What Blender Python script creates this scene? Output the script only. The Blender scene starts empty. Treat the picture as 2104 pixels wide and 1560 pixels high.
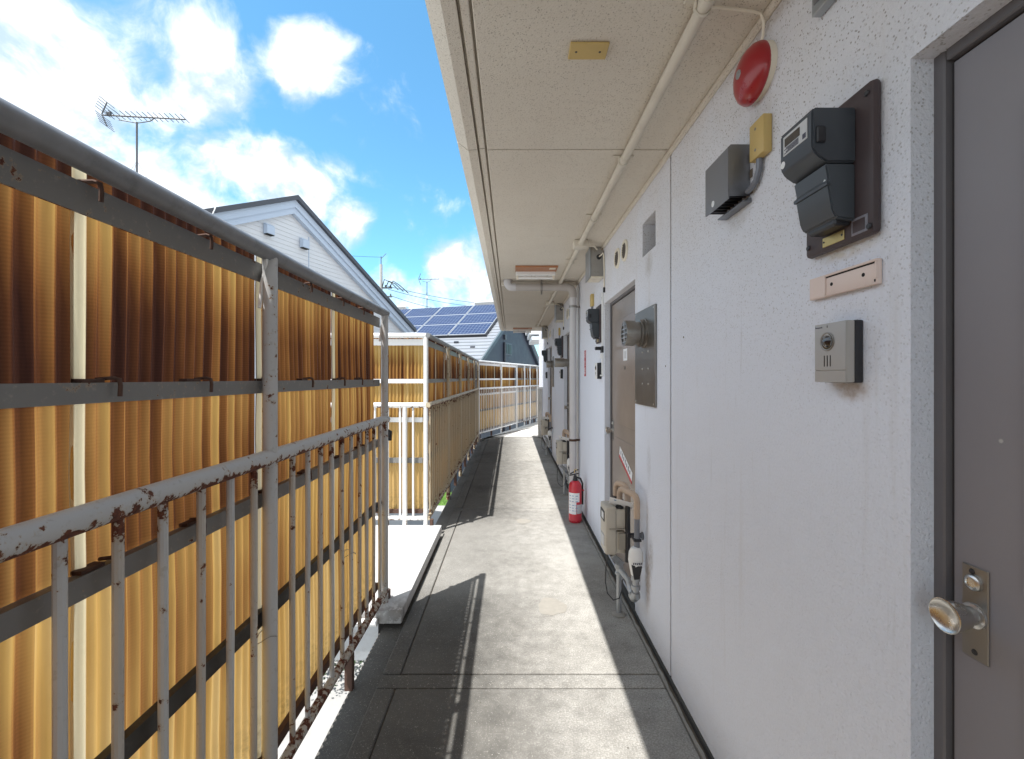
import bpy, bmesh, math, random
from mathutils import Vector, Matrix
random.seed(7)
S = bpy.context.scene
C = S.collection
R = math.radians
PI = math.pi

# ------------------------------------------------------------------ camera, world, sun, exposure
EYE = 1.372
cam_d = bpy.data.cameras.new('Camera'); cam = bpy.data.objects.new('Camera', cam_d); C.objects.link(cam)
cam.location = (0, 0, EYE); cam.rotation_euler = (R(90), 0, 0)
cam_d.sensor_width = 36; cam_d.lens = 900 / 2104 * 36
cam_d.shift_x = 2 / 2104; cam_d.shift_y = -3 / 2104
cam_d.clip_start = .02; cam_d.clip_end = 3000
S.camera = cam

SUN_DX, SUN_DY = .302, .305            # metres a shadow moves per metre of height
sun_vec = Vector((-SUN_DX, -SUN_DY, 1)).normalized()     # towards the sun
sd = bpy.data.lights.new('sun', 'SUN'); sun = bpy.data.objects.new('sun', sd); C.objects.link(sun)
sd.energy = 2.5; sd.angle = R(.53); sd.color = (1, .965, .915)
sun.rotation_euler = sun_vec.to_track_quat('Z', 'Y').to_euler()

W = bpy.data.worlds.new('World'); S.world = W; W.use_nodes = True
S.view_settings.view_transform = 'Standard'; S.view_settings.look = 'None'
S.view_settings.exposure = 1.72; S.view_settings.gamma = 1
S.render.engine = 'CYCLES'
S.cycles.max_bounces = 8; S.cycles.diffuse_bounces = 6; S.cycles.transmission_bounces = 4; S.cycles.glossy_bounces = 3


class NT:
    """small helper to write node trees"""
    def __init__(s, nt): s.nt = nt
    def n(s, typ, ins=None, **kw):
        nd = s.nt.nodes.new(typ)
        for k, v in kw.items(): setattr(nd, k, v)
        for k, v in (ins or {}).items():
            if isinstance(v, bpy.types.NodeSocket): s.nt.links.new(v, nd.inputs[k])
            else: nd.inputs[k].default_value = v
        return nd
    def math(s, op, a, b=0, c=None, clamp=False):
        d = {0: a, 1: b}
        if c is not None: d[2] = c
        return s.n('ShaderNodeMath', d, operation=op, use_clamp=clamp).outputs[0]
    def ramp(s, fac, stops, interp='LINEAR'):
        nd = s.n('ShaderNodeValToRGB', {0: fac}); cr = nd.color_ramp; cr.interpolation = interp
        while len(cr.elements) < len(stops): cr.elements.new(.5)
        for e, (p, c) in zip(cr.elements, stops):
            e.position = p; e.color = (c, c, c, 1) if isinstance(c, (int, float)) else (*c, 1)
        return nd.outputs[0]
    def noise(s, vec, scale, detail=4, rough=.55, dim='3D', out=0):
        return s.n('ShaderNodeTexNoise', {'Vector': vec, 'Scale': scale, 'Detail': detail, 'Roughness': rough}, noise_dimensions=dim).outputs[out]
    def mix(s, fac, a, b, blend='MIX'):
        a = (*a, 1) if isinstance(a, tuple) and len(a) == 3 else a
        b = (*b, 1) if isinstance(b, tuple) and len(b) == 3 else b
        return s.n('ShaderNodeMix', {0: fac, 6: a, 7: b}, data_type='RGBA', blend_type=blend).outputs[2]
    def mapr(s, v, a, b, c=0., d=1., smooth=False):
        return s.n('ShaderNodeMapRange', {0: v, 1: a, 2: b, 3: c, 4: d}, interpolation_type='SMOOTHSTEP' if smooth else 'LINEAR').outputs[0]


# ---- sky: Nishita with cumulus clouds
def build_world():
    nt = W.node_tree; nt.nodes.clear(); t = NT(nt)
    sky = t.n('ShaderNodeTexSky', sky_type='NISHITA', sun_disc=False)
    sky.sun_elevation = math.asin(sun_vec.z); sky.sun_rotation = math.atan2(sun_vec.x, sun_vec.y)
    sky.air_density = 1.0; sky.dust_density = .5; sky.ozone_density = 1.5; sky.altitude = 50
    d = t.n('ShaderNodeTexCoord').outputs['Generated']
    big = t.noise(d, 2.6, 3, .5)
    warp = t.n('ShaderNodeVectorMath', {0: d, 1: (0, 0, 0)}, operation='ADD')
    w2 = t.n('ShaderNodeTexNoise', {'Vector': d, 'Scale': 5.0, 'Detail': 3}).outputs['Color']
    w2 = t.n('ShaderNodeVectorMath', {0: w2, 1: (.5, .5, .5)}, operation='SUBTRACT').outputs[0]
    w2 = t.n('ShaderNodeVectorMath', {0: w2, 'Scale': .12}, operation='SCALE').outputs[0]
    dw = t.n('ShaderNodeVectorMath', {0: d, 1: w2}, operation='ADD').outputs[0]
    fine = t.noise(dw, 8.5, 10, .58)
    # cumulus heads: direction (x, z for y = 1), angular radius, strength
    heads = [(-1.10, .70, .34, .9), (-1.02, .52, .34, .8), (-.68, .68, .16, .8), (-.64, .50, .17, .7), (-.47, .73, .115, 1.), (-.46, .60, .08, .3),
             (-.52, .42, .17, .9), (-.40, .47, .07, .6), (-.38, .34, .10, .8), (-.85, .42, .2, .6), (-.11, .26, .13, 1.), (-.30, .28, .08, .25), (-.9, .84, .12, .25),
             (-.78, .33, .28, .75), (-.58, .30, .16, .6), (-.28, .17, .16, .55), (-.03, .19, .2, .8), (-.24, .55, .07, .28), (-1.25, .35, .4, .8)]
    m = None
    for x, z, r, s in heads:
        v = Vector((x, 1, z)).normalized()
        dist = t.n('ShaderNodeVectorMath', {0: dw, 1: v}, operation='DISTANCE').outputs['Value']
        w = t.mapr(dist, r * .95, 0, 0, s, True)
        m = w if m is None else t.math('MAXIMUM', m, w)
    # cumulus out of view, thickened to throw fill light on the shaded wall
    fill_cloud = t.mapr(big, .32, .46, 0, 1., True)
    sep = t.n('ShaderNodeSeparateXYZ', {0: d})
    vx = t.math('DIVIDE', sep.outputs[0], t.math('MAXIMUM', sep.outputs[1], .02))
    infield = t.math('MULTIPLY', t.mapr(sep.outputs[1], .3, .5, 0, 1), t.mapr(t.math('ABSOLUTE', vx), 1.5, 1.15, 0, 1))
    fill_cloud = t.math('MULTIPLY', fill_cloud, t.math('SUBTRACT', 1, t.math('MULTIPLY', infield, .9)))
    m = t.math('MAXIMUM', m, fill_cloud)
    dens = t.math('ADD', t.math('MULTIPLY', m, .62), t.math('SUBTRACT', fine, .78))
    alpha = t.mapr(dens, -.17, .18, 0, 1, True)
    off = t.n('ShaderNodeVectorMath', {0: dw, 1: (-.012, -.012, .038)}, operation='ADD').outputs[0]
    relief = t.math('SUBTRACT', fine, t.noise(off, 8.5, 10, .58))          # tops catch the sun, undersides go grey
    big2 = t.math('SUBTRACT', t.noise(d, 3.3, 4, .5), .5)
    shade = t.mapr(t.math('ADD', t.math('ADD', t.math('MULTIPLY', relief, 2.6), t.math('MULTIPLY', dens, .9)), t.math('MULTIPLY', big2, 1.4)), -.28, .42, 0, 1, True)
    ccol = t.mix(shade, (1.65, 2.1, 2.65), (3.15, 3.3, 3.45))
    tint = t.mix(1, sky.outputs[0], (.40, .68, .70), 'MULTIPLY')
    col = t.mix(t.math('MULTIPLY', alpha, .96), tint, ccol)
    bg = t.n('ShaderNodeBackground', {0: col, 1: .13})
    out = t.n('ShaderNodeOutputWorld', {0: bg.outputs[0]})
build_world()


# ------------------------------------------------------------------ materials
M = {}
def material(name):
    m = bpy.data.materials.new(name); m.use_nodes = True; M[name] = m
    t = NT(m.node_tree); b = m.node_tree.nodes['Principled BSDF']
    return m, t, b
def put(t, b, **kw):
    names = dict(col='Base Color', rough='Roughness', metal='Metallic', normal='Normal', spec='Specular IOR Level', coat='Coat Weight', trans='Transmission Weight')
    for k, v in kw.items():
        s = b.inputs[names[k]]
        if isinstance(v, bpy.types.NodeSocket): t.nt.links.new(v, s)
        elif isinstance(v, tuple): s.default_value = (*v, 1)
        else: s.default_value = v
def bump(t, height, strength=.3, dist=.002):
    return t.n('ShaderNodeBump', {'Height': height, 'Strength': strength, 'Distance': dist}).outputs[0]
def pos(t): return t.n('ShaderNodeNewGeometry').outputs['Position']
def objc(t): return t.n('ShaderNodeTexCoord').outputs['Object']
def zsplit(t, v): return t.n('ShaderNodeSeparateXYZ', {0: v})

def plain(name, col, rough=.5, metal=0, var=.12, scale=25, bmp=.0, dirt=None, coat=0):
    m, t, b = material(name); p = pos(t)
    n1 = t.noise(p, scale, 5)
    c = t.mix(n1, tuple(x * (1 - var) for x in col), tuple(min(1, x * (1 + var)) for x in col))
    if dirt:
        d = t.mapr(t.noise(p, scale * .35, 8, .7), .5, .75, 0, dirt[1], True)
        c = t.mix(d, c, dirt[0])
    put(t, b, col=c, rough=t.mapr(n1, .2, .8, max(0, rough - .08), min(1, rough + .08)), metal=metal, coat=coat)
    if bmp: put(t, b, normal=bump(t, t.noise(p, scale * 6, 4), bmp, .001))
    return m

def stucco(name, base, speck, scale=1., lo=.2, hi=.9, stains=()):
    """sprayed stucco: lumps, pits that caught dirt, more dirt specks and a warmer painted tone near the soffit"""
    m, t, b = material(name); p = pos(t)
    lumps = t.noise(p, 95 * scale, 3, .55)
    pit = t.n('ShaderNodeTexVoronoi', {'Vector': p, 'Scale': 85 * scale}, feature='F1').outputs['Distance']
    pits = t.mapr(pit, .36, .16, 0, 1, True)
    sel = t.mapr(t.noise(p, 38 * scale, 2), .42, .56, 0, 1)
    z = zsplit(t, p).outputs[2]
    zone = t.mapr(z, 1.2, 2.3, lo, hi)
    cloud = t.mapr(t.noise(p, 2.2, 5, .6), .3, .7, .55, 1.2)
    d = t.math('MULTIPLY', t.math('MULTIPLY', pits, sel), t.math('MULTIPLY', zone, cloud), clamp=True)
    broad = t.noise(p, 1.3, 6, .6)
    c = t.mix(broad, tuple(x * .93 for x in base), base)
    run = t.n('ShaderNodeMapping', {0: p, 3: (1, 9, .55)}).outputs[0]
    streak = t.mapr(t.noise(run, 2.0, 5, .6), .56, .78, 0, .22, True)
    c = t.mix(streak, c, (.50, .46, .40))
    # faint runs and grey scuffs
    sc = t.mapr(t.noise(t.n('ShaderNodeMapping', {0: p, 1: (4, 2, 1), 3: (1, 22, 1.6)}).outputs[0], 1.4, 6, .65), .63, .74, 0, .20, True)
    c = t.mix(sc, c, (.40, .39, .38))
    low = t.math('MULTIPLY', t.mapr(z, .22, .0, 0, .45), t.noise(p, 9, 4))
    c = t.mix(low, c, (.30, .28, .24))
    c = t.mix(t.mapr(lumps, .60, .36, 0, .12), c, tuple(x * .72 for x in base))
    c = t.mix(t.math('MULTIPLY', t.mapr(z, 1.3, 2.35, 0, .42, True), t.mapr(t.noise(p, 3.1, 5), .3, .65, .5, 1)), c, (.62, .55, .47))  # warm shading under the soffit, painted into the upper wall colour
    sx = zsplit(t, p)
    for (y0, z0, ry, rz, k, colr) in stains:      # rust and drip marks left by the fittings
        e = t.math('SQRT', t.math('ADD', t.math('POWER', t.math('ABSOLUTE', t.math('DIVIDE', t.math('SUBTRACT', sx.outputs[1], y0), ry)), 2), t.math('POWER', t.math('ABSOLUTE', t.math('DIVIDE', t.math('SUBTRACT', sx.outputs[2], z0), rz)), 2)))
        w = t.math('MULTIPLY', t.mapr(t.math('ADD', e, t.math('MULTIPLY', t.noise(p, 30, 5), .6)), 1.3, .5, 0, k, True), t.mapr(t.noise(p, 55, 4), .3, .6, .4, 1))
        c = t.mix(w, c, colr)
    c = t.mix(d, c, speck)
    hgt = t.math('SUBTRACT', lumps, t.math('MULTIPLY', pits, .35))
    put(t, b, col=c, rough=.88, spec=.25, normal=bump(t, hgt, .65, .004))
    return m
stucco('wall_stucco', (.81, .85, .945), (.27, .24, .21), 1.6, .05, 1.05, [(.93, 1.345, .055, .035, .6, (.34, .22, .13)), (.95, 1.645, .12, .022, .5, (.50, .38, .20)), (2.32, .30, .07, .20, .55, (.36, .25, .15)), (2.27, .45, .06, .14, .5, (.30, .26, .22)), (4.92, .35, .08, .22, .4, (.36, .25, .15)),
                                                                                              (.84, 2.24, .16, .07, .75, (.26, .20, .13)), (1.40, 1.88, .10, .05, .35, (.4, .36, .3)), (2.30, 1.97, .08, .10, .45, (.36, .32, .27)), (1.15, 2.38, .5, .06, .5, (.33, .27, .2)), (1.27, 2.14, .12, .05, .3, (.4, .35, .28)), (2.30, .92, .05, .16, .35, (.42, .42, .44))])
stucco('soffit_stucco', (.79, .74, .645), (.30, .25, .19), 1.7, lo=.75, hi=.75)

def concrete():
    m, t, b = material('concrete'); p = pos(t)
    big = t.noise(p, 1.7, 7, .62); mid = t.noise(p, 11, 9, .72); fine = t.noise(p, 150, 4, .7)
    v = t.math('ADD', t.math('MULTIPLY', big, .55), t.math('MULTIPLY', mid, .45))
    c = t.ramp(v, [(.32, (.21, .204, .19)), (.45, (.35, .340, .315)), (.56, (.445, .434, .405)), (.72, (.52, .508, .475))])
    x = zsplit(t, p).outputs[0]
    # algae and soot along the outer gutter side, deepened with painted railing shade, a paler trodden middle
    grime_shade = t.math('MULTIPLY', t.mapr(t.math('ADD', x, t.math('MULTIPLY', t.math('SUBTRACT', mid, .5), .5)), .50, -.28, 0, .93, True), t.mapr(big, .25, .7, .75, 1.1))
    # less of this dirt and painted shade where people step off the stair landing
    yy = zsplit(t, p).outputs[1]
    worn = t.math('MULTIPLY', t.mapr(yy, 2.55, 3.0, 0, 1, True), t.mapr(yy, 4.6, 4.0, 0, 1, True))
    grime_shade = t.math('MULTIPLY', grime_shade, t.math('SUBTRACT', 1, t.math('MULTIPLY', worn, .45)), clamp=True)
    c = t.mix(grime_shade, c, (.046, .0455, .044))
    spl = t.n('ShaderNodeMapping', {0: p, 3: (1.0, 1.6, 1)}).outputs[0]
    stain = t.mapr(t.noise(spl, 3.3, 8, .72), .60, .72, 0, .42, True)
    c = t.mix(stain, c, (.17, .16, .14))
    pale = t.mapr(t.noise(p, 42, 7, .8), .56, .70, 0, .5, True)
    c = t.mix(pale, c, (.52, .5, .45))
    c = t.mix(t.mapr(fine, .60, .36, 0, .6), c, (.15, .145, .132))
    c = t.mix(t.mapr(fine, .58, .72, 0, .55), c, (.62, .61, .57))
    sp = t.n('ShaderNodeTexVoronoi', {'Vector': p, 'Scale': 55}).outputs['Distance']
    c = t.mix(t.math('MULTIPLY', t.mapr(sp, .12, .05, 0, .8), t.mapr(t.noise(p, 14, 2), .56, .64, 0, 1)), c, (.60, .58, .54))
    sp2 = t.n('ShaderNodeTexVoronoi', {'Vector': p, 'Scale': 17}).outputs['Distance']
    c = t.mix(t.math('MULTIPLY', t.mapr(sp2, .09, .05, 0, .8), t.mapr(t.noise(p, 5, 2), .5, .6, 0, 1)), c, (.10, .095, .08))
    # trowel scratches
    wv = t.n('ShaderNodeMapping', {0: p, 2: (0, 0, .5), 3: (3, 26, 1)}).outputs[0]
    scr = t.noise(wv, 3.0, 6, .6)
    h = t.math('ADD', t.math('MULTIPLY', fine, .5), t.math('ADD', t.math('MULTIPLY', mid, .8), t.math('MULTIPLY', scr, .5)))
    put(t, b, col=c, rough=.9, spec=.2, normal=bump(t, h, .7, .004))
concrete()

def railpaint(name, base, rustlevel, dirt=.25):
    """old gloss paint over steel, flaking to primer and rust"""
    m, t, b = material(name); p = pos(t)
    n = t.noise(p, 38, 7, .66); n2 = t.noise(p, 7, 3)
    z = zsplit(t, t.n('ShaderNodeNewGeometry').outputs['Normal']).outputs[2]
    under = t.mapr(z, .1, -.8, 0, .13)
    pz = zsplit(t, p).outputs[2]
    # water stands at the welds under the handrail and over the bottom rail
    weld = t.math('MAXIMUM', t.mapr(pz, 1.0, 1.10, 0, .14, True), t.mapr(pz, .30, .15, 0, .15, True))
    weld = t.math('MULTIPLY', weld, t.mapr(pz, 1.15, 1.12, .35, 1))
    k = t.math('ADD', t.math('ADD', t.math('ADD', n, t.math('MULTIPLY', n2, .30)), under), weld)
    chip = t.mapr(k, rustlevel, rustlevel + .022, 0, 1)
    halo = t.mapr(k, rustlevel - .05, rustlevel + .01, 0, .55, True)
    rust = t.ramp(t.noise(p, 70, 5, .7), [(.3, (.045, .022, .016)), (.55, (.13, .045, .028)), (.75, (.25, .11, .05))])
    spots = t.mapr(t.noise(p, 60, 5, .6), .58, .7, 0, dirt, True)
    c = t.mix(spots, base, (.30, .28, .24))
    c = t.mix(halo, c, (.42, .32, .20))
    c = t.mix(chip, c, rust)
    put(t, b, col=c, rough=t.mapr(chip, 0, 1, .42, .9), spec=.4, normal=bump(t, t.math('ADD', t.math('MULTIPLY', chip, -.8), t.math('MULTIPLY', t.noise(p, 90, 4), .3)), .6, .0015))
railpaint('rail_paint', (.47, .475, .475), .845, .4)
railpaint('rail_paint_worn', (.44, .41, .37), .80, .5)
railpaint('rail_paint_stained_glow', (.50, .425, .30), .83, .5)  # stained paint with the sheets' amber light mixed into its base colour
railpaint('rail_paint_clean', (.80, .80, .79), .93, .12)
railpaint('angle_paint', (.19, .186, .178), .845, .6)
plain('top_rail_shaded', (.20, .205, .215), .42, 0, .25, 30, .15, ((.07, .07, .07), .7))  # mottled dirt over a backlit dark tone painted into the base colour
plain('rust', (.085, .045, .032), .9, 0, .5, 60, .4)
plain('black_rail', (.035, .034, .033), .6, 0, .3, 40, .2, ((.16, .15, .13), .6))

def sheetmat(name, off, pale=(.93, .80, .50), strength=1., through=.52):
    """aged glass-fibre sheet: amber, burnt brown in streaks along the corrugations, lets light through"""
    m = bpy.data.materials.new(name); m.use_nodes = True; M[name] = m
    nt = m.node_tree; nt.nodes.clear(); t = NT(nt)
    uv = t.n('ShaderNodeUVMap', uv_map='UVMap').outputs[0]; sp = zsplit(t, uv); u, v = sp.outputs[0], sp.outputs[1]
    rnd = t.n('ShaderNodeObjectInfo').outputs['Random']
    ro = t.math('MULTIPLY', rnd, 57.3)
    cell = t.math('FLOOR', t.math('DIVIDE', t.math('ADD', u, .008), .032))
    cr = t.n('ShaderNodeTexWhiteNoise', {'W': t.math('ADD', cell, ro)}, noise_dimensions='1D').outputs[0]
    vec = t.n('ShaderNodeCombineXYZ', {0: t.math('ADD', u, ro), 1: v, 2: 0}).outputs[0]
    st = t.noise(t.n('ShaderNodeMapping', {0: vec, 3: (26, .55, 1)}).outputs[0], 1, 2.5, .55)
    lowf = t.noise(t.n('ShaderNodeMapping', {0: vec, 3: (5, 1.2, 1)}).outputs[0], 1, 3, .5)
    lvl = t.ramp(t.mapr(v, .15, 1.75), [(0, .12), (.12, .14), (.29, .19), (.32, .40), (.42, .36), (.52, .30), (.55, .60), (.64, .52), (.73, .44), (.76, .80), (.84, .74), (.955, .42), (.965, .86), (1, .95)])
    # ageing differs from one corrugation to the next and runs straight down it
    k = t.math('ADD', lvl, t.math('MULTIPLY', t.math('SUBTRACT', st, .44), .60 * strength))
    k = t.math('ADD', k, t.math('MULTIPLY', t.math('SUBTRACT', cr, .5), .34 * strength))
    k = t.math('ADD', k, t.math('MULTIPLY', t.math('SUBTRACT', lowf, .46), .80 * strength))
    ph = t.math('SINE', t.math('ADD', t.math('MULTIPLY', u, 2 * PI / .032), .9))  # soft light and dark of each wave, painted into the colour
    k = t.math('ADD', k, t.math('ADD', t.math('MULTIPLY', ph, .11), off), clamp=True)
    col = t.ramp(k, [(0, (.76, .525, .215)), (.22, (.64, .395, .122)), (.42, (.43, .225, .070)), (.6, (.25, .105, .033)), (.78, (.105, .039, .017)), (1, (.042, .017, .012))])
    # glass weave showing in the burnt places
    gz = t.math('SINE', t.math('MULTIPLY', v, 2 * PI / .0065)); gu = t.math('SINE', t.math('MULTIPLY', u, 2 * PI / .0065))
    weave = t.math('MULTIPLY', t.mapr(t.math('ADD', t.math('MULTIPLY', gz, .8), t.math('MULTIPLY', gu, .4)), -1.2, 1.2, .86, 1.12), 1)
    wk = t.mapr(k, .3, .6, 0, .9)
    hsv = t.n('ShaderNodeHueSaturation', {'Value': t.math('ADD', 1, t.math('MULTIPLY', wk, t.math('SUBTRACT', weave, 1))), 'Color': col}).outputs[0]
    # lap strip at the joint that the neighbouring sheet kept from ageing
    seam = t.math('MULTIPLY', t.mapr(u, .029, .024, 0, 1), t.mapr(u, .002, .006, 0, 1))
    col = t.mix(seam, hsv, t.mix(t.noise(t.n('ShaderNodeMapping', {0: vec, 3: (60, 2, 1)}).outputs[0], 1, 3), tuple(x * .78 for x in pale), pale))
    mud = t.math('MULTIPLY', t.mapr(v, .42, .18, 0, .75), t.mapr(t.noise(vec, 34, 6, .7), .42, .66, 0, 1))
    col = t.mix(mud, col, (.22, .15, .05))
    nrm = bump(t, t.math('ADD', weave, t.math('MULTIPLY', t.noise(vec, 90, 4), .8)), .25, .0008)
    dif = t.n('ShaderNodeBsdfDiffuse', {0: col, 'Normal': nrm}); tr = t.n('ShaderNodeBsdfTranslucent', {0: col, 'Normal': nrm})
    mx = t.n('ShaderNodeMixShader', {0: through, 1: dif.outputs[0], 2: tr.outputs[0]})
    gl = t.n('ShaderNodeBsdfGlossy', {0: (.9, .9, .9, 1), 'Roughness': .42, 'Normal': nrm})
    lw = t.n('ShaderNodeLayerWeight', {0: .18}).outputs['Fresnel']
    m2 = t.n('ShaderNodeMixShader', {0: t.math('MULTIPLY', lw, .35), 1: mx.outputs[0], 2: gl.outputs[0]})
    t.n('ShaderNodeOutputMaterial', {0: m2.outputs[0]})
sheetmat('fibre_sheet', .0, (.88, .78, .53))
sheetmat('fibre_sheet_pale', -.36, (.92, .80, .62), .8)
sheetmat('fibre_sheet_old', .04, (.85, .72, .50), 1., .36)

plain('conduit', (.66, .61, .52), .5, 0, .06, 12, 0, ((.35, .30, .23), .45))
plain('drainpipe', (.58, .56, .56), .45, 0, .05, 9, 0, ((.36, .33, .30), .4))
plain('drainpipe_dark', (.46, .42, .39), .5, 0, .08, 12, 0, ((.25, .22, .2), .4))
plain('meter_case', (.050, .058, .070), .42, 0, .1, 30, .05)
plain('meter_cover', (.062, .072, .084), .38, 0, .1, 30)
plain('meter_board', (.058, .040, .042), .5, 0, .2, 30, .1, ((.11, .09, .09), .5))
plain('yellowed_plastic', (.58, .42, .155), .45, 0, .08, 18, 0, ((.40, .27, .09), .3))
plain('pink_plastic', (.76, .63, .57), .45, 0, .03, 12)
plain('hood_metal', (.25, .26, .285), .38, .75, .08, 20, 0, ((.1, .1, .1), .3))
plain('steel', (.62, .61, .59), .28, 1, .05, 30)
plain('steel_dull', (.30, .285, .265), .42, 1, .12, 14, 0, ((.22, .18, .14), .5))
plain('galvanised', (.42, .44, .46), .5, .8, .18, 16, .1, ((.22, .19, .16), .6))
plain('box_metal', (.36, .35, .33), .55, .35, .2, 14, .1, ((.17, .12, .08), .85))
plain('silver_plastic', (.47, .47, .47), .38, .55, .03, 40)
plain('silver_side', (.46, .44, .41), .4, .4, .03, 40)
plain('black_plastic', (.022, .022, .026), .4, 0, .15, 30)
plain('dark_hole', (.012, .011, .010), .9, 0, .2, 30)
plain('white_plastic', (.80, .80, .79), .4, 0, .03, 20)
plain('cream_plastic', (.80, .74, .62), .5, 0, .05, 20, 0, ((.42, .36, .28), .4))
plain('cavity_dirt_shade', (.13, .115, .10), .95, 0, .5, 22, .6, ((.04, .035, .03), .85))  # dirt colour darkened further to paint in the shade of the cavities
plain('red_paint', (.34, .014, .020), .30, 0, .08, 12, 0, ((.26, .02, .02), .4), .3)
plain('extinguisher_red', (.56, .022, .040), .30, 0, .05, 12, 0, None, .4)
plain('label_white', (.82, .83, .85), .5, 0, .05, 60)
plain('label_grey', (.55, .56, .57), .5, 0, .1, 90)
plain('print_dark', (.06, .06, .09), .6, 0, .2, 80)
plain('print_blue', (.20, .32, .50), .6, 0, .2, 80)
plain('sign_red', (.50, .018, .035), .4, 0, .05, 20)
plain('sticker_residue', (.20, .20, .23), .6, 0, .5, 140, .2, ((.35, .15, .15), .5))
plain('brass', (.52, .40, .17), .38, .8, .12, 40, 0, ((.25, .18, .08), .4))
plain('gas_case', (.53, .49, .42), .5, 0, .07, 18, .05, ((.30, .26, .20), .4))
plain('gas_case_dark', (.36, .33, .28), .5, .2, .1, 18)
plain('tan_wrap', (.50, .375, .275), .6, 0, .1, 24, .1)
plain('pipe_grey', (.20, .21, .24), .45, .3, .12, 20)
plain('glass_lens', (.012, .012, .016), .06, 0, .1, 20, 0, None, 1.)
plain('brown_board', (.40, .17, .075), .42, 0, .15, 14, 0, ((.22, .09, .04), .5))
plain('tube_white', (.82, .82, .80), .3, 0, .03, 20)
plain('sealant', (.15, .12, .09), .9, 0, .3, 40, .3)
plain('gutter_dark', (.06, .062, .062), .9, 0, .4, 22, .4, ((.15, .15, .14), .5))
plain('joint_concrete', (.20, .197, .185), .9, 0, .4, 14, .5, ((.42, .415, .39), .75))
plain('patch_mortar', (.285, .27, .24), .9, 0, .2, 30, .5, ((.25, .23, .2), .5))
plain('mortar_lip', (.30, .29, .265), .9, 0, .3, 20, .5)
plain('siding', (.62, .64, .665), .6, 0, .03, 3)
plain('barge_blue', (.44, .52, .63), .5, 0, .03, 4)
plain('roof_dark', (.06, .065, .08), .5, 0, .15, 6)
plain('navy_wall', (.024, .033, .056), .6, 0, .08, 3)
plain('navy_trim', (.045, .055, .08), .5, 0, .08, 3)
plain('roof_metal', (.27, .29, .32), .45, .2, .05, 3)
plain('window_glass', (.012, .014, .018), .3, 0, .1, 3)
plain('aluminium', (.72, .73, .74), .35, .7, .05, 20)
plain('antenna_metal', (.10, .10, .105), .5, .3, .1, 10)
plain('pole_concrete', (.40, .40, .39), .8, 0, .1, 4)
plain('wire_black', (.02, .02, .02), .6)
plain('white_awning', (.78, .79, .80), .5, 0, .03, 4)
plain('asphalt_yard', (.36, .36, .355), .9, 0, .15, 1.3, .2, ((.22, .21, .2), .5))
plain('grass', (.10, .20, .035), .9, 0, .4, 30)

def landing_paint():
    m, t, b = material('landing_paint'); p = pos(t)
    n = t.noise(p, 26, 7, .72)
    chip = t.mapr(n, .64, .68, 0, 1)
    edge = t.mapr(t.math('ADD', zsplit(t, p).outputs[1], t.math('MULTIPLY', t.noise(p, 12, 5), .35)), 2.80, 2.58, 0, 1)
    sp = t.mapr(t.noise(p, 130, 3), .62, .7, 0, .5)
    c = t.mix(sp, (.52, .52, .515), (.20, .20, .195))
    c = t.mix(t.math('MULTIPLY', edge, t.mapr(t.noise(p, 18, 7, .7), .42, .52, 0, .9)), c, (.22, .21, .20))
    c = t.mix(t.math('MULTIPLY', chip, .5), c, (.4, .4, .39))
    put(t, b, col=c, rough=.7, normal=bump(t, t.noise(p, 120, 4), .3, .002))
landing_paint()

def doorpaint():
    m, t, b = material('door_paint'); p = pos(t)
    n = t.noise(p, 5, 5, .6); fine = t.noise(p, 260, 2)
    c = t.mix(n, (.225, .214, .232), (.255, .243, .26))
    # brownish wear and film residue on the older doors further along
    y = zsplit(t, p).outputs[1]
    c = t.mix(t.mapr(y, 1.6, 2.4, 0, 1), c, t.mix(n, (.25, .205, .175), (.34, .285, .245)))
    sc = t.mapr(t.n('ShaderNodeTexVoronoi', {'Vector': p, 'Scale': 7}).outputs['Distance'], .03, .015, 0, .6)
    c = t.mix(sc, c, (.6, .58, .55))
    put(t, b, col=c, rough=t.mapr(y, 1.6, 2.4, .5, .26), spec=.5, normal=bump(t, t.math('ADD', fine, t.math('MULTIPLY', t.noise(p, 3, 2), 6)), .12, .001))
doorpaint()
plain('door_frame_paint', (.135, .128, .135), .45, 0, .06, 10)

def solar():
    m, t, b = material('solar_cell'); uv = t.n('ShaderNodeUVMap', uv_map='UVMap').outputs[0]; sp = zsplit(t, uv)
    def line(c, n, w): 
        f = t.math('FRACT', t.math('MULTIPLY', c, n)); return t.math('MAXIMUM', t.math('LESS_THAN', f, w), t.math('GREATER_THAN', f, 1 - w))
    l = t.math('MAXIMUM', line(sp.outputs[0], 10, .05), line(sp.outputs[1], 6, .05))
    bus = line(sp.outputs[1], 18, .04)
    c = t.mix(t.noise(pos(t), 3, 3), (.008, .022, .075), (.012, .034, .105))
    c = t.mix(t.math('MULTIPLY', bus, .35), c, (.12, .15, .20)); c = t.mix(l, c, (.20, .235, .29))
    put(t, b, col=c, rough=.5, spec=.1)
solar()


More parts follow.
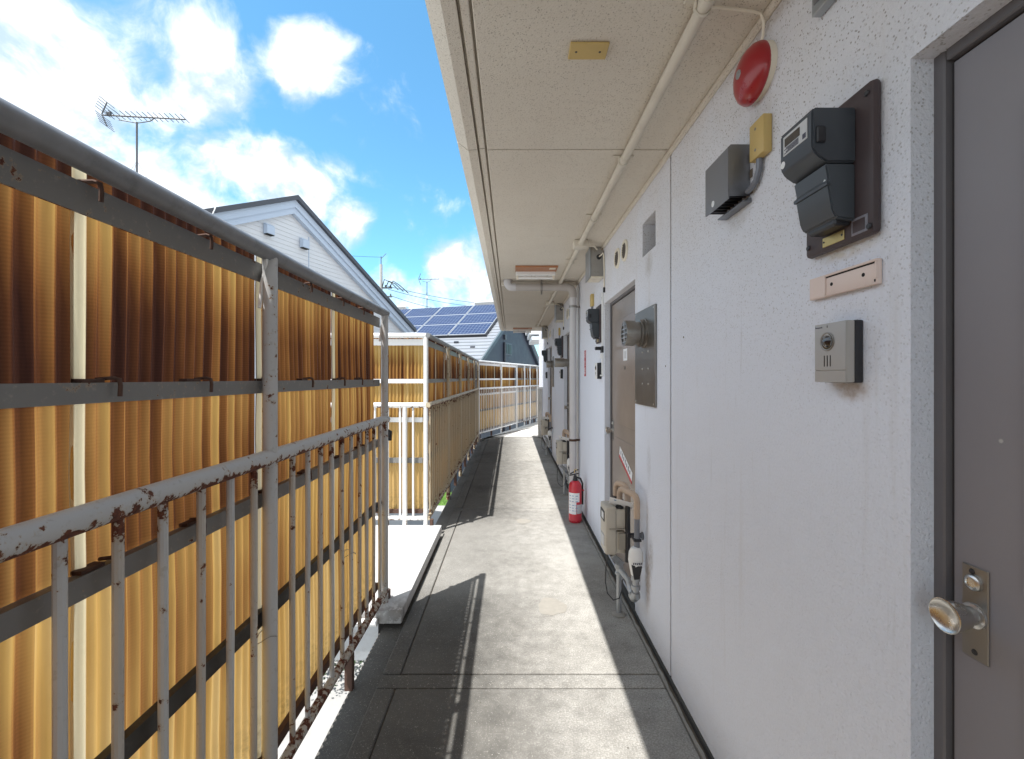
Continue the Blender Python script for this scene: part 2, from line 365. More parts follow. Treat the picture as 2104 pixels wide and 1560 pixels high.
# ------------------------------------------------------------------ mesh building
class MB:
    def __init__(s): s.bm = bmesh.new(); s.uvs = {}
    def box(s, x0, x1, y0, y1, z0, z1, bev=0, seg=1):
        vs = [s.bm.verts.new((x, y, z)) for x in (x0, x1) for y in (y0, y1) for z in (z0, z1)]
        fs = [s.bm.faces.new([vs[i] for i in q]) for q in ((0, 1, 3, 2), (4, 6, 7, 5), (0, 4, 5, 1), (2, 3, 7, 6), (0, 2, 6, 4), (1, 5, 7, 3))]
        if bev:
            es = {e for f in fs for e in f.edges}
            bmesh.ops.bevel(s.bm, geom=list(es), offset=bev, segments=seg, affect='EDGES', profile=.5)
        return s
    def obox(s, c, ax, ay, az, bev=0):
        """box centred at c with half-axis vectors"""
        c, ax, ay, az = map(Vector, (c, ax, ay, az))
        vs = [s.bm.verts.new(c + ax * i + ay * j + az * k) for i in (-1, 1) for j in (-1, 1) for k in (-1, 1)]
        fs = [s.bm.faces.new([vs[i] for i in q]) for q in ((0, 1, 3, 2), (4, 6, 7, 5), (0, 4, 5, 1), (2, 3, 7, 6), (0, 2, 6, 4), (1, 5, 7, 3))]
        if bev: bmesh.ops.bevel(s.bm, geom=list({e for f in fs for e in f.edges}), offset=bev, segments=1, affect='EDGES')
        return s
    def tube(s, pts, r, n=12, cap=True):
        pts = [Vector(p) for p in pts]; rs = r if isinstance(r, (list, tuple)) else [r] * len(pts)
        t0 = (pts[1] - pts[0]).normalized(); up = Vector((0, 0, 1)) if abs(t0.z) < .9 else Vector((1, 0, 0))
        a = t0.cross(up).normalized(); rings = []
        for i, p in enumerate(pts):
            t = (pts[min(i + 1, len(pts) - 1)] - pts[max(i - 1, 0)]).normalized()
            a = (a - t * a.dot(t)).normalized(); b = t.cross(a)
            rings.append([s.bm.verts.new(p + (a * math.cos(2 * PI * k / n) + b * math.sin(2 * PI * k / n)) * rs[i]) for k in range(n)])
        for q, w in zip(rings, rings[1:]):
            for k in range(n): s.bm.faces.new((q[k], q[(k + 1) % n], w[(k + 1) % n], w[k]))
        if cap: s.bm.faces.new(rings[0][::-1]); s.bm.faces.new(rings[-1])
        return s
    def lathe(s, o, axis, prof, n=24):
        """prof: (distance along axis, radius)"""
        o = Vector(o); ax = Vector(axis).normalized(); up = Vector((0, 0, 1)) if abs(ax.z) < .9 else Vector((1, 0, 0))
        a = ax.cross(up).normalized(); b = ax.cross(a); rings = []
        for d, r in prof:
            r = max(r, 1e-5)
            rings.append([s.bm.verts.new(o + ax * d + (a * math.cos(2 * PI * k / n) + b * math.sin(2 * PI * k / n)) * r) for k in range(n)])
        for q, w in zip(rings, rings[1:]):
            for k in range(n): s.bm.faces.new((q[k], q[(k + 1) % n], w[(k + 1) % n], w[k]))
        if prof[0][1] > 1e-4: s.bm.faces.new(rings[0][::-1])
        if prof[-1][1] > 1e-4: s.bm.faces.new(rings[-1])
        return s
    def prism(s, poly, vec, bev=0):
        vec = Vector(vec); A = [s.bm.verts.new(Vector(p)) for p in poly]; B = [s.bm.verts.new(Vector(p) + vec) for p in poly]
        n = len(poly); fs = [s.bm.faces.new(A[::-1]), s.bm.faces.new(B)]
        for k in range(n): fs.append(s.bm.faces.new((A[k], A[(k + 1) % n], B[(k + 1) % n], B[k])))
        if bev:
            bmesh.ops.recalc_face_normals(s.bm, faces=fs)
            bmesh.ops.bevel(s.bm, geom=list({e for f in fs for e in f.edges}), offset=bev, segments=2, affect='EDGES')
        return s
    def quad(s, *p): s.bm.faces.new([s.bm.verts.new(q) for q in p]); return s
    def mesh(s, name, mat, smooth=35):
        bmesh.ops.recalc_face_normals(s.bm, faces=s.bm.faces)
        me = bpy.data.meshes.new(name); s.bm.to_mesh(me); s.bm.free()
        me.materials.append(M[mat])
        if smooth:
            me.polygons.foreach_set('use_smooth', [True] * len(me.polygons)); me.set_sharp_from_angle(angle=R(smooth))
        return me
    def build(s, name, mat, parent=None, smooth=35, **kw):
        return link(name, s.mesh(name, mat, smooth), parent, **kw)

def link(name, me, parent=None, loc=None, label=None, rot=None):
    o = bpy.data.objects.new(name, me); C.objects.link(o); o.parent = parent
    if loc: o.location = loc
    if rot: o.rotation_euler = rot
    if label: o['label'] = label
    return o
def tag(o, label, cat, group=None):
    o['label'] = label; o['category'] = cat
    if group: o['group'] = group
    return o
def thing(name, label, cat, loc=(0, 0, 0), rz=0, group=None):
    o = bpy.data.objects.new(name, None); C.objects.link(o); o.location = loc; o.rotation_euler = (0, 0, rz)
    o.empty_display_size = .1
    return tag(o, label, cat, group)
def structure(o): o['kind'] = 'structure'; return o
def copy_tree(o, parent=None):
    c = o.copy(); C.objects.link(c); c.parent = parent
    for ch in list(o.children): copy_tree(ch, c)
    return c
def copy_to(o, dy, label, dx=0):
    c = copy_tree(o); c.location = o.location + Vector((dx, dy, 0)); c['label'] = label
    return c
def text_mesh(name, body, size, mat, parent, loc, rot, ext=.0006, align='CENTER'):
    cu = bpy.data.curves.new(name, 'FONT'); cu.body = body; cu.size = size; cu.extrude = ext; cu.align_x = align; cu.align_y = 'CENTER'; cu.space_line = .95
    o = bpy.data.objects.new(name, cu); C.objects.link(o)
    me = bpy.data.meshes.new_from_object(o.evaluated_get(bpy.context.evaluated_depsgraph_get()))
    bpy.data.objects.remove(o); me.name = name; me.materials.clear(); me.materials.append(M[mat])
    return link(name, me, parent, loc, rot=rot)

# ------------------------------------------------------------------ layout numbers (metres)
A = .7235            # wall face, x
CEIL = 2.402
PITCH = 2.597        # one flat to the next
JOINTS = [-5.80, -3.21, -.612, 1.985, 4.582, 7.179, 9.776]
WALL_END = 11.25
SLAB_END = 9.58
GROUND = -2.85
FX = -.726           # railing line, x

# ------------------------------------------------------------------ ground
g = MB(); g.quad((-300, -300, GROUND), (300, -300, GROUND), (300, 300, GROUND), (-300, 300, GROUND))
structure(g.build('ground', 'asphalt_yard', smooth=0))
lw = MB(); lw.quad((-3.4, 14.5, GROUND + .005), (-1.8, 14.5, GROUND + .005), (-1.8, 18, GROUND + .005), (-3.4, 18, GROUND + .005))
structure(lw.build('lawn', 'grass', smooth=0))
def grass_blades():
    m = MB(); rr = random.Random(3)
    for _ in range(2500):
        x, y = rr.uniform(-3.4, -1.8), rr.uniform(14.5, 18); hgt = rr.uniform(.05, .12); a = rr.uniform(0, PI); dx, dy = .006 * math.cos(a), .006 * math.sin(a)
        m.bm.faces.new([m.bm.verts.new(p) for p in ((x - dx, y - dy, GROUND), (x + dx, y + dy, GROUND), (x + rr.uniform(-.03, .03), y + rr.uniform(-.03, .03), GROUND + hgt))])
    o = m.build('grass_tufts', 'grass', smooth=0); o['kind'] = 'stuff'; tag(o, 'short green grass in the strip of yard below the railing', 'grass')
grass_blades()

def hedge():
    # guessed hedge, added as a dark stand-in for shaded ground under the bottom rail
    T = thing('hedge', 'added dark green hedge standing in for shaded yard below the walkway railing', 'hedge', (-2.5, 7.2, GROUND))
    rr = random.Random(11); m = MB()
    for _ in range(5200):
        x, y = rr.uniform(-.75, .75), rr.uniform(-1.5, 1.6); top = .85 + .12 * math.sin(y * 5) + .08 * math.sin(x * 7 + y * 3)
        z = top - abs(rr.gauss(0, .16)) if rr.random() < .7 else rr.uniform(.05, top)
        a, b = rr.uniform(0, 2 * PI), rr.uniform(-.9, .9); d = Vector((math.cos(a) * math.cos(b), math.sin(a) * math.cos(b), math.sin(b))); w = d.cross(Vector((.2, .1, 1))).normalized() * .016
        c = Vector((x, y, max(.05, z))); l = rr.uniform(.035, .06)
        m.bm.faces.new([m.bm.verts.new(q) for q in (c, c + d * l * .5 + w, c + d * l, c + d * l * .5 - w)])
    lv = m.build('foliage', 'hedge_leaf', T, 0); lv['kind'] = 'stuff'
    for i in range(9):
        x, y = rr.uniform(-.4, .4), -1.3 + i * .33
        m = MB(); m.tube([(x, y, 0), (x + .02, y + .03, .35), (x + rr.uniform(-.1, .1), y + rr.uniform(-.1, .1), .75)], [.02, .014, .006], 6); m.build('stem', 'rust', T)
plain('hedge_leaf', (.030, .055, .020), .6, 0, .5, 18)
hedge()

# ------------------------------------------------------------------ walkway floor
def walkway():
    m = MB(); m.box(-.715, A + .1, -6, 10.15, -.20, -.034)
    base = structure(m.build('walkway_floor', 'gutter_dark', smooth=0))
    m = MB(); m.box(-.597, A + .02, -6, 10.14, -.034, -.012); m.build('bed', 'sealant', base, 0)
    xs = (-.508, .684)
    cuts = [-6] + [j for j in JOINTS if -6 < j < 10] + [10.15]
    for i, (a, b) in enumerate(zip(cuts, cuts[1:])):
        y0 = a + (.05 if i else 0); y1 = b - (.05 if b < 10 else 0)
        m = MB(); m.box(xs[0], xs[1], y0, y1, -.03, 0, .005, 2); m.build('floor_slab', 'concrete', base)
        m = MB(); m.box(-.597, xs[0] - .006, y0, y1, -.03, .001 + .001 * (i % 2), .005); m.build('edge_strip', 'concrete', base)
        if b < 10:
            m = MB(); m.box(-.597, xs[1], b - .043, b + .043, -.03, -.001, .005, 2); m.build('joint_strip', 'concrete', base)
    # gutter at the outer edge and mortar lip along the wall
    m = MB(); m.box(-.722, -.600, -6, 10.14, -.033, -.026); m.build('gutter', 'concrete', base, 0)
    m = MB()
    n = 300; rr = random.Random(5)
    prev = None
    for k in range(n + 1):
        y = -4 + 14 * k / n; w = .018 + rr.uniform(-.004, .006); z = .006 + rr.uniform(-.003, .004)
        r = [m.bm.verts.new(p) for p in ((.687, y, -.02), (.688, y, z), (.688 + w * .6, y, z * .8), (.692 + w * .6, y, -.02))]
        if prev:
            for q in range(3): m.bm.faces.new((prev[q], prev[q + 1], r[q + 1], r[q]))
        prev = r
    m.build('mortar_lip', 'mortar_lip', base)
    # mended round patches
    for (x, y, rx, ry) in ((.245, 2.63, .085, .10), (.12, 4.2, .07, .07)):
        m = MB(); ring = []
        for k in range(28):
            a = 2 * PI * k / 28; w = 1 + .10 * math.sin(3 * a + x * 9) + .05 * math.sin(7 * a)
            ring.append((x + rx * w * math.cos(a), y + ry * w * math.sin(a), .0005))
        m.prism(ring, (0, 0, .0012)); m.build('patch', 'patch_mortar', base, 0)
    # far end of the walkway widens behind the last flat
    poly = [(-.72, 9.62, 0), (.20, 12.08, 0), (1.12, 14.4, 0), (2.0, 14.4, 0), (2.0, 10.16, 0), (-.52, 10.16, 0)]
    m = MB(); m.prism([(x, y, -.18) for x, y, z in poly], (0, 0, .196)); m.build('end_terrace', 'landing_concrete', base, 0)
    return base
m_, t_, b_ = material('landing_concrete'); p_ = pos(t_)
n_ = t_.noise(p_, 3, 7, .6)
put(t_, b_, col=t_.ramp(n_, [(.3, (.46, .45, .43)), (.5, (.60, .59, .56)), (.7, (.68, .67, .64))]), rough=.85, normal=bump(t_, t_.noise(p_, 60, 4), .3, .002))
walkway()

# stair landing between the two railings: a white painted slab laid over the gutter
m = MB(); m.box(-2.2, -.606, 2.42, 3.84, .012, .085, .008, 2)
landing = structure(m.build('stair_landing', 'landing_paint'))
m = MB(); m.tube([(-.99, 2.405, .03), (-.735, 2.405, .03)], .02, 12); m.build('edge_pipe', 'white_plastic', landing)
m = MB(); m.box(-2.2, -.74, 2.44, 3.8, -.2, .011); m.build('landing_beam', 'galvanised', landing, 0)
for k in range(9):
    m = MB(); m.box(-2.45 - .25 * k, -2.2 - .25 * k, 2.5, 3.75, .05 - .18 * (k + 1), .085 - .18 * (k + 1), .005); m.build('stair_tread', 'landing_paint', landing)

# ------------------------------------------------------------------ the apartment building
BLD = thing('apartment_building', 'off-white stuccoed apartment building with a row of grey doors under a deep eave', 'building', (A, 4, 0))
def bl(mb, name, mat, smooth=35, parent=None, **kw):
    """part of the building written in world coordinates"""
    for v in mb.bm.verts: v.co -= Vector((A, 4, 0))
    return mb.build(name, mat, parent or BLD, smooth, **kw)

DOORS = [(-.044 + PITCH * k, .793 + PITCH * k) for k in range(4)]
DOOR_TOP = 1.95
NICHES = [(2.192 + PITCH * k, 2.410 + PITCH * k, 2.035, 2.215) for k in range(-1, 3)]
def wall_panel(y0, y1):
    z0, z1 = .0, CEIL
    holes = [(a, b, .012, DOOR_TOP, .052, False) for a, b in DOORS if a > y0 and b < y1]
    holes += [(a, b, c, d, .085, True) for a, b, c, d in NICHES if a > y0 and b < y1]
    ys = sorted({y0, y1} | {h[0] for h in holes} | {h[1] for h in holes}); zs = sorted({z0, z1} | {h[2] for h in holes} | {h[3] for h in holes})
    m = MB(); V = {}
    def v(x, y, z):
        k = (round(x, 5), round(y, 5), round(z, 5))
        if k not in V: V[k] = m.bm.verts.new(k)
        return V[k]
    def f(*p): m.bm.faces.new([v(*q) for q in p])
    for a, b in zip(ys, ys[1:]):
        for c, d in zip(zs, zs[1:]):
            if any(h[0] <= a and b <= h[1] and h[2] <= c and d <= h[3] for h in holes): continue
            f((A, a, c), (A, b, c), (A, b, d), (A, a, d))
    def strip(p, q, dx):     # reveal from p to q
        f((A, *p), (A, *q), (A + dx, *q), (A + dx, *p))
    for a, b, c, d, dx, _ in holes:
        yy = [y for y in ys if a <= y <= b]; zz = [z for z in zs if c <= z <= d]
        for p, q in zip(yy, yy[1:]): strip((p, c), (q, c), dx); strip((p, d), (q, d), dx)
        for p, q in zip(zz, zz[1:]): strip((a, p), (a, q), dx); strip((b, p), (b, q), dx)
    for y in (y0, y1):
        zz = zs
        for p, q in zip(zz, zz[1:]): strip((y, p), (y, q), .02)
    be = [e for e in m.bm.edges if len(e.link_faces) == 2 and e.calc_face_angle(0) > 1 and any(abs(v.co.x - A) > 1e-4 for f_ in e.link_faces for v in f_.verts) and all(abs(v.co.x - A) < 1e-4 for v in e.verts)]
    bmesh.ops.recalc_face_normals(m.bm, faces=m.bm.faces)
    bmesh.ops.bevel(m.bm, geom=be, offset=.006, segments=2, affect='EDGES')
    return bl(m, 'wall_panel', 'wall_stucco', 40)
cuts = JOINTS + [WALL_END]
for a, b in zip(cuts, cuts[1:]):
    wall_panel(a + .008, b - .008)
for j in JOINTS[1:]:
    m = MB(); m.box(A + .007, A + .03, j - .012, j + .012, 0, CEIL); bl(m, 'joint_seal', 'sealant', 0)
for a, b, c, d in NICHES:
    m = MB(); m.box(A + .075, A + .12, a - .01, b + .01, c - .01, d + .01); bl(m, 'vent_recess', 'cavity_dirt_shade', 0)
    m = MB()
    m.prism([(A + .02, a + .002, c), (A + .075, a + .002, c), (A + .075, a + .002, d - .03), (A + .035, a + .002, d - .05)], (0, .02, 0)); bl(m, 'vent_recess_edge', 'dark_hole', 0)
m = MB(); m.box(A + .13, 7.0, -5.8, WALL_END, GROUND, 2.7); bl(m, 'core', 'wall_stucco', 0)
m = MB(); m.box(A + .001, A + .13, -5.8, WALL_END, GROUND, -.201); bl(m, 'lower_wall', 'wall_stucco', 0)
m = MB(); m.box(A + .0, A + .13, WALL_END + .001, WALL_END + .1, GROUND, 2.7); bl(m, 'end_wall', 'wall_stucco', 0)
m = MB(); m.box(A - .006, A + .02, -5.8, WALL_END, -.02, .018, .003); bl(m, 'skirting', 'gutter_dark')

# eave soffit: panels between joints, a grooved border and a chamfered nose
sc = [-5.8, -3.21, -.612, 1.977, 4.49, 6.98, SLAB_END]
for a, b in zip(sc, sc[1:]):
    m = MB(); m.box(-.108, A + .12, a + .004, b - .004, CEIL, CEIL + .03, .003); bl(m, 'soffit_panel', 'soffit_stucco')
    m = MB(); m.box(-.143, -.117, a + .004, b - .004, CEIL + .004, CEIL + .03, .003); bl(m, 'border_strip', 'soffit_stucco')
    m = MB(); m.prism([(-.152, a + .004, CEIL), (-.152, a + .004, CEIL + .05), (-.245, a + .004, CEIL + .05), (-.243, a + .004, CEIL + .035), (-.193, a + .004, CEIL - .002)], (0, b - a - .008, 0)); bl(m, 'eave_nose', 'soffit_stucco', 20)
m = MB(); m.box(-.239, 7.0, -5.8, SLAB_END - .005, CEIL + .035, CEIL + .26); bl(m, 'eave_slab', 'soffit_stucco', 0)
# moulding in the corner of wall and soffit
for a, b in zip(sc, sc[1:]):
    m = MB(); m.tube([(A - .004, a, CEIL - .010), (A - .004, b, CEIL - .010)], .013, 8); bl(m, 'corner_bead', 'soffit_stucco')

# ---- doors
def door(k):
    y0, y1 = DOORS[k]; X = A + .052
    m = MB(); m.box(X + .002, X + .06, y0 + .022, y1 - .022, .02, DOOR_TOP - .022, .003)
    labels = ['dark grey steel door with a round knob and flat skirting groove', 'glossy brown-grey steel door with a red and white sticker', 'brown-grey steel door half hidden by the downpipe', 'brown-grey steel door of the last flat']
    d = bl(m, 'door', 'door_paint', 35, label=labels[k])
    def part(mb, name, mat, smooth=35):
        for v in mb.bm.verts: v.co -= Vector((A, 4, 0))
        return mb.build(name, mat, d, smooth)
    m = MB()
    m.box(X - .010, X + .07, y0 - .004, y0 + .019, .0, DOOR_TOP + .003, .003).box(X - .010, X + .07, y1 - .019, y1 + .004, .0, DOOR_TOP + .003, .003).box(X - .009, X + .07, y0 + .019, y1 - .019, DOOR_TOP - .019, DOOR_TOP + .003, .003)
    part(m, 'door_frame', 'door_frame_paint')
    m = MB(); m.box(X - .02, X + .07, y0 + .019, y1 - .019, .0, .018, .002); part(m, 'threshold', 'steel_dull')
    # pressed field on the leaf
    m = MB()
    for (a, b, c, e) in ((y0 + .13, y1 - .13, .16, .94), (y0 + .13, y1 - .13, 1.04, DOOR_TOP - .16)):
        m.box(X - .002, X + .0025, a, b, c, e, .0018)
    part(m, 'pressed_field', 'door_paint')
    kx = X + .002; ky = y1 - .061; kz = .985
    m = MB(); m.box(kx - .003, kx, ky - .021, ky + .021, kz - .083, kz + .072, .0014); part(m, 'lock_plate', 'steel_dull')
    m = MB(); m.lathe((kx - .003, ky, kz - .01), (-1, 0, 0), [(0, .021), (.004, .020), (.006, .015), (.016, .0145), (.019, .019), (.034, .0235), (.048, .0275), (.0505, .0275), (.051, .026), (.047, .022), (.0445, .012), (.044, 0)], 28); part(m, 'knob', 'steel')
    m = MB(); m.lathe((kx - .003, ky, kz + .045), (-1, 0, 0), [(0, .0135), (.005, .013), (.0075, .0105), (.008, .008), (.006, .007), (.006, 0)], 20); part(m, 'key_cylinder', 'steel')
    for zz in (-.071, .062):
        m = MB(); m.lathe((kx - .003, ky + (.004 if zz > 0 else 0), kz + zz), (-1, 0, 0), [(0, .005), (.0012, .004), (.0016, 0)], 12); part(m, 'screw', 'black_plastic')
    m = MB(); m.lathe((X - .002, (y0 + y1) / 2, 1.44), (-1, 0, 0), [(0, .011), (.004, .010), (.0045, .006), (.003, 0)], 16); part(m, 'peephole', 'steel_dull')
    m = MB()
    for zz in (1.62, .28):
        m.tube([(X - .006, y0 + .022, zz - .05), (X - .006, y0 + .022, zz + .05)], .007, 8)
    part(m, 'hinge', 'steel_dull')
    if k == 1:
        # sticker: white top, red foot, small print
        kx = X - .0022; c = Vector((kx - .0012, y0 + .40, .80)); ay = Vector((0, -.16, -.06)); az = Vector((0, -.01, .045))
        m = MB(); m.obox(c, ay, az * .62, (.0006, 0, 0)); part(m, 'sticker', 'label_white', 0)
        m = MB(); m.obox(c - az * .85 - Vector((.0004, 0, 0)), ay, az * .23, (.0006, 0, 0)); part(m, 'sticker_foot', 'sign_red', 0)
        m = MB()
        for q in range(7): m.obox(c + ay * (-.75 + q * .24) - Vector((.0012, 0, 0)) + az * .05, ay * .045, az * (.28 + .1 * (q % 2)), (.0003, 0, 0))
        part(m, 'sticker_print', 'print_dark', 0)
        m = MB(); m.box(kx - .0012, kx, y0 + .36, y0 + .46, 1.49, 1.57); part(m, 'notice', 'label_white', 0)
        m = MB(); m.box(kx - .0018, kx - .0011, y0 + .385, y0 + .435, 1.505, 1.555); part(m, 'notice_print', 'label_grey', 0)
    return d
for k in range(4): door(k)

# ------------------------------------------------------------------ railings with corrugated fibre sheets
def sheet_mesh(w, z0, z1, mat, seed, curl=.006):
    """one corrugated sheet, x along the fence, wave in y; UV in metres"""
    bm = bmesh.new(); uvl = bm.loops.layers.uv.new('UVMap'); rr = random.Random(seed)
    nx = max(8, int(w / .004)); zs = [z0, z0 + .02, .42, .66, .85, 1.02, 1.2, 1.36, 1.5, 1.62, z1 - .03, z1]
    zs = sorted(z for z in set(zs) if z0 <= z <= z1)
    # the sheets have sagged and bellied a little between the rails
    ph = rr.uniform(0, 6); grid = []
    for z in zs:
        row = []
        for i in range(nx + 1):
            u = w * i / nx
            y = .0052 * math.sin(2 * PI * u / .032) + .004 * math.sin(ph + z * 7) * math.sin(PI * u / w)
            if u < .036: y += -.010 - curl * math.sin(PI * ((z - z0) * 2.86 % 1.0)) * (1 - u / .036)
            xo = .0010 * math.sin(z * 9 + ph + u * 3)
            row.append((bm.verts.new((u + xo, y, z)), u))
        grid.append(row)
    for r0, r1, za, zb in zip(grid, grid[1:], zs, zs[1:]):
        for i in range(nx):
            f = bm.faces.new((r0[i][0], r0[i + 1][0], r1[i + 1][0], r1[i][0])); f.smooth = True
            for l, (uu, vv) in zip(f.loops, ((r0[i][1], za), (r0[i + 1][1], za), (r1[i + 1][1], zb), (r1[i][1], zb))): l[uvl].uv = (uu, vv)
    me = bpy.data.meshes.new('corrugated_sheet'); bm.to_mesh(me); bm.free(); me.materials.append(M[mat])
    return me

def fence(label, p0, p1, posts, sheets, bal, paint='rail_paint', low='rail_paint_worn', sheet='fibre_sheet', detail=True, ext=0., top=None, short=(), angle='angle_paint', dark='black_rail'):
    p0 = Vector((*p0, 0)); p1 = Vector((*p1, 0)); L = (p1 - p0).length; rz = math.atan2(p1.y - p0.y, p1.x - p0.x)
    T = thing('railing_fence', label, 'fence', p0, rz, 'railings along the walkway')
    mk = lambda mb, name, mat, sm=35, **k: mb.build(name, mat, T, sm, **k)
    rr = random.Random(int(L * 100))
    def wob(a, b, z, n, amp=.0015): return [(a + (b - a) * i / n, rr.uniform(-amp, amp), z + rr.uniform(-amp, amp)) for i in range(n + 1)]
    m = MB(); m.tube(wob(-.02, L + .01, 1.745, 12), .0225, 16); mk(m, 'top_rail', top or paint)
    m = MB(); m.tube(wob(-.02, L + .012 + ext, 1.134, 14), .0235, 16); mk(m, 'handrail', paint)
    m = MB(); m.tube(wob(-.01, L + .012 + ext, .145, 14), .0185, 12); mk(m, 'bottom_rail', low)
    pm = MB().tube([(0, 0, -.028), (0, 0, .9), (0, 0, 1.738)], .0205, 14).mesh('post', paint)
    sm_ = MB().tube([(0, .008, 1.728), (.012, .02, 1.69), (.014, .03, 1.655), (.006, .033, 1.58)], .006, 6).mesh('stay', 'rail_paint_clean')
    for x in posts:
        link('post', pm, T, (x, .0, 0)); link('stay', sm_, T, (x - .026, -.012, 0))
    for x in short: link('post', MB().tube([(0, 0, .0), (0, 0, 1.13)], .0205, 14).mesh('post', paint), T, (x, 0, 0))
    fm = MB().box(-.014, .014, -.006, .03, -.026, .135, .002).mesh('foot', 'rust')
    for x in posts + [(a + b) / 2 for a, b in zip(posts, posts[1:])]: link('foot', fm, T, (x + .05, -.012, 0))
    bms = [MB().tube([(rr.uniform(-.0015, .0015), rr.uniform(-.001, .001), z) for z in (.135, .4, .75, 1.13)], .0094, 10).mesh('baluster', low if q % 2 else paint) for q in range(4)]
    x0, step = bal; x = x0; i = 0
    while x < L - .005 + ext:
        if all(abs(x - p) > .033 for p in list(posts) + list(short)): link('baluster', bms[i % 4], T, (x + rr.uniform(-.003, .003), 0, 0), rot=(0, 0, rr.uniform(0, 6)))
        x += step; i += 1
    # steel angles that carry the sheets
    s0, s1 = sheets[0], sheets[-1]
    for z, hgt, mat in ((1.688, .056, angle), (1.345, .037, angle), (1.003, .042, angle), (.645, .045, dark), (.195, .036, 'rust')):
        m = MB(); a, b = s0 - .01, s1 + (.035 if z > 1.2 else .01)
        m.box(a, b, .026, .030, z - hgt / 2, z + hgt / 2).box(a, b, .030, .046, z + hgt / 2 - .004, z + hgt / 2)
        mk(m, 'angle_bar', mat, 0)
    hook = MB().tube([(0, .052, .006), (0, .024, .009), (0, .014, .006), (.001, .0125, -.006), (.002, .014, -.026)], .0038, 6).mesh('hook_bolt', 'rust')
    clip = MB().box(-.04, .004, .03, .05, .003, .010).mesh('hook_clip', 'rust')
    for i, (a, b) in enumerate(zip(sheets, sheets[1:])):
        w = b - a + .012
        o = link('corrugated_sheet', sheet_mesh(w, .178, 1.752, sheet, i + int(L * 10)), T, (a, .056 + .003 * (i % 2), 0))
        if detail:
            for x in (a + .045, (a + b) / 2 + .02):
                for z in (1.716, 1.3635, 1.024):
                    link('hook_bolt', hook, T, (x + rr.uniform(-.02, .02), 0, z), rot=(0, 0, rr.uniform(-.3, .3)))
                    if z < 1.7: link('hook_clip', clip, T, (x, 0, z - .003))
    return T

def shift(vals, o): return [v - o for v in vals]
o1 = -3.0
F1 = fence('long walkway railing of flaking tubes backed by glowing amber corrugated sheets', (FX, o1), (FX, 2.53),
           shift([-2.31, -1.10, .11, 1.32, 2.515], o1), shift([-3.0, -2.565, -2.01, -1.455, -.90, -.345, .21, .766, 1.32, 1.888, 2.475], o1), (.0 + (.701 - o1) % .1075, .1075), top='top_rail_shaded')
m = MB(); m.tube([(5.43, .03, .645), (5.50, .02, .66), (5.535, .01, .70), (5.54, .004, .76), (5.53, .0, .80)], .011, 8); m.build('bent_strap', 'black_plastic', F1)
m = MB(); m.tube([(5.525, -.012, 1.03), (5.535, -.02, 1.07), (5.545, -.024, 1.06), (5.55, -.02, 1.01)], .012, 8); m.build('rubber_hook', 'black_plastic', F1)
for z, x in ((.60, 4.31), (.17, 5.10), (.14, 5.36), (.58, 4.98)):
    m = MB(); m.tube([(x + .028 * math.cos(a), .028 * math.sin(a) + .004, z + .01 * math.sin(a * 2)) for a in [2 * PI * q / 14 for q in range(15)]], .0013, 5, False); m.build('tie_wire', 'steel_dull', F1)
FR = fence('short bright white railing across the stair landing, facing along the walkway, with sunlit pale sheets', (-2.15, 3.84), (FX - .03, 3.84), [.02, .62, 1.404],
           [.0, .51, 1.02, 1.36], (.06, .112), 'rail_paint_clean', 'rail_paint_clean', 'fibre_sheet_pale', detail=False, short=(1.22,), angle='rail_paint_clean', dark='angle_paint')
F2 = fence('walkway railing with worn balusters and brown-streaked sheets running past the stair landing', (FX, 3.84), (FX, 9.60), [1.21, 2.42, 3.63, 4.84, 5.74],
           [.06 + .568 * k for k in range(11)], (.09, .1075), 'rail_paint_stained_glow', 'rail_paint_stained_glow', 'fibre_sheet_old', detail=False, top='top_rail_shaded')
F3 = fence('slanting white railing with closely set balusters at the bend of the walkway', (FX, 9.62), (.16, 11.97), [.03, 1.36, 2.50],
           [.03, .53, 1.03, 1.53, 2.03, 2.48], (.08, .098), 'rail_paint_clean', 'rail_paint_clean', 'fibre_sheet', detail=False, angle='rail_paint_clean')
F4 = fence('farthest railing with tan corrugated sheets at the end of the walkway', (.175, 11.99), (1.05, 14.3), [.6, 1.1, 1.8, 2.45],
           [.0, .5, 1.0, 1.5, 2.0, 2.45], (.06, .11), 'rail_paint_clean', 'rail_paint', 'fibre_sheet_old', detail=False)

# ------------------------------------------------------------------ things on the near wall (wall face x = A)
def at(label, name, cat, y, z, group=None): return thing(name, label, cat, (A, y, z), 0, group)

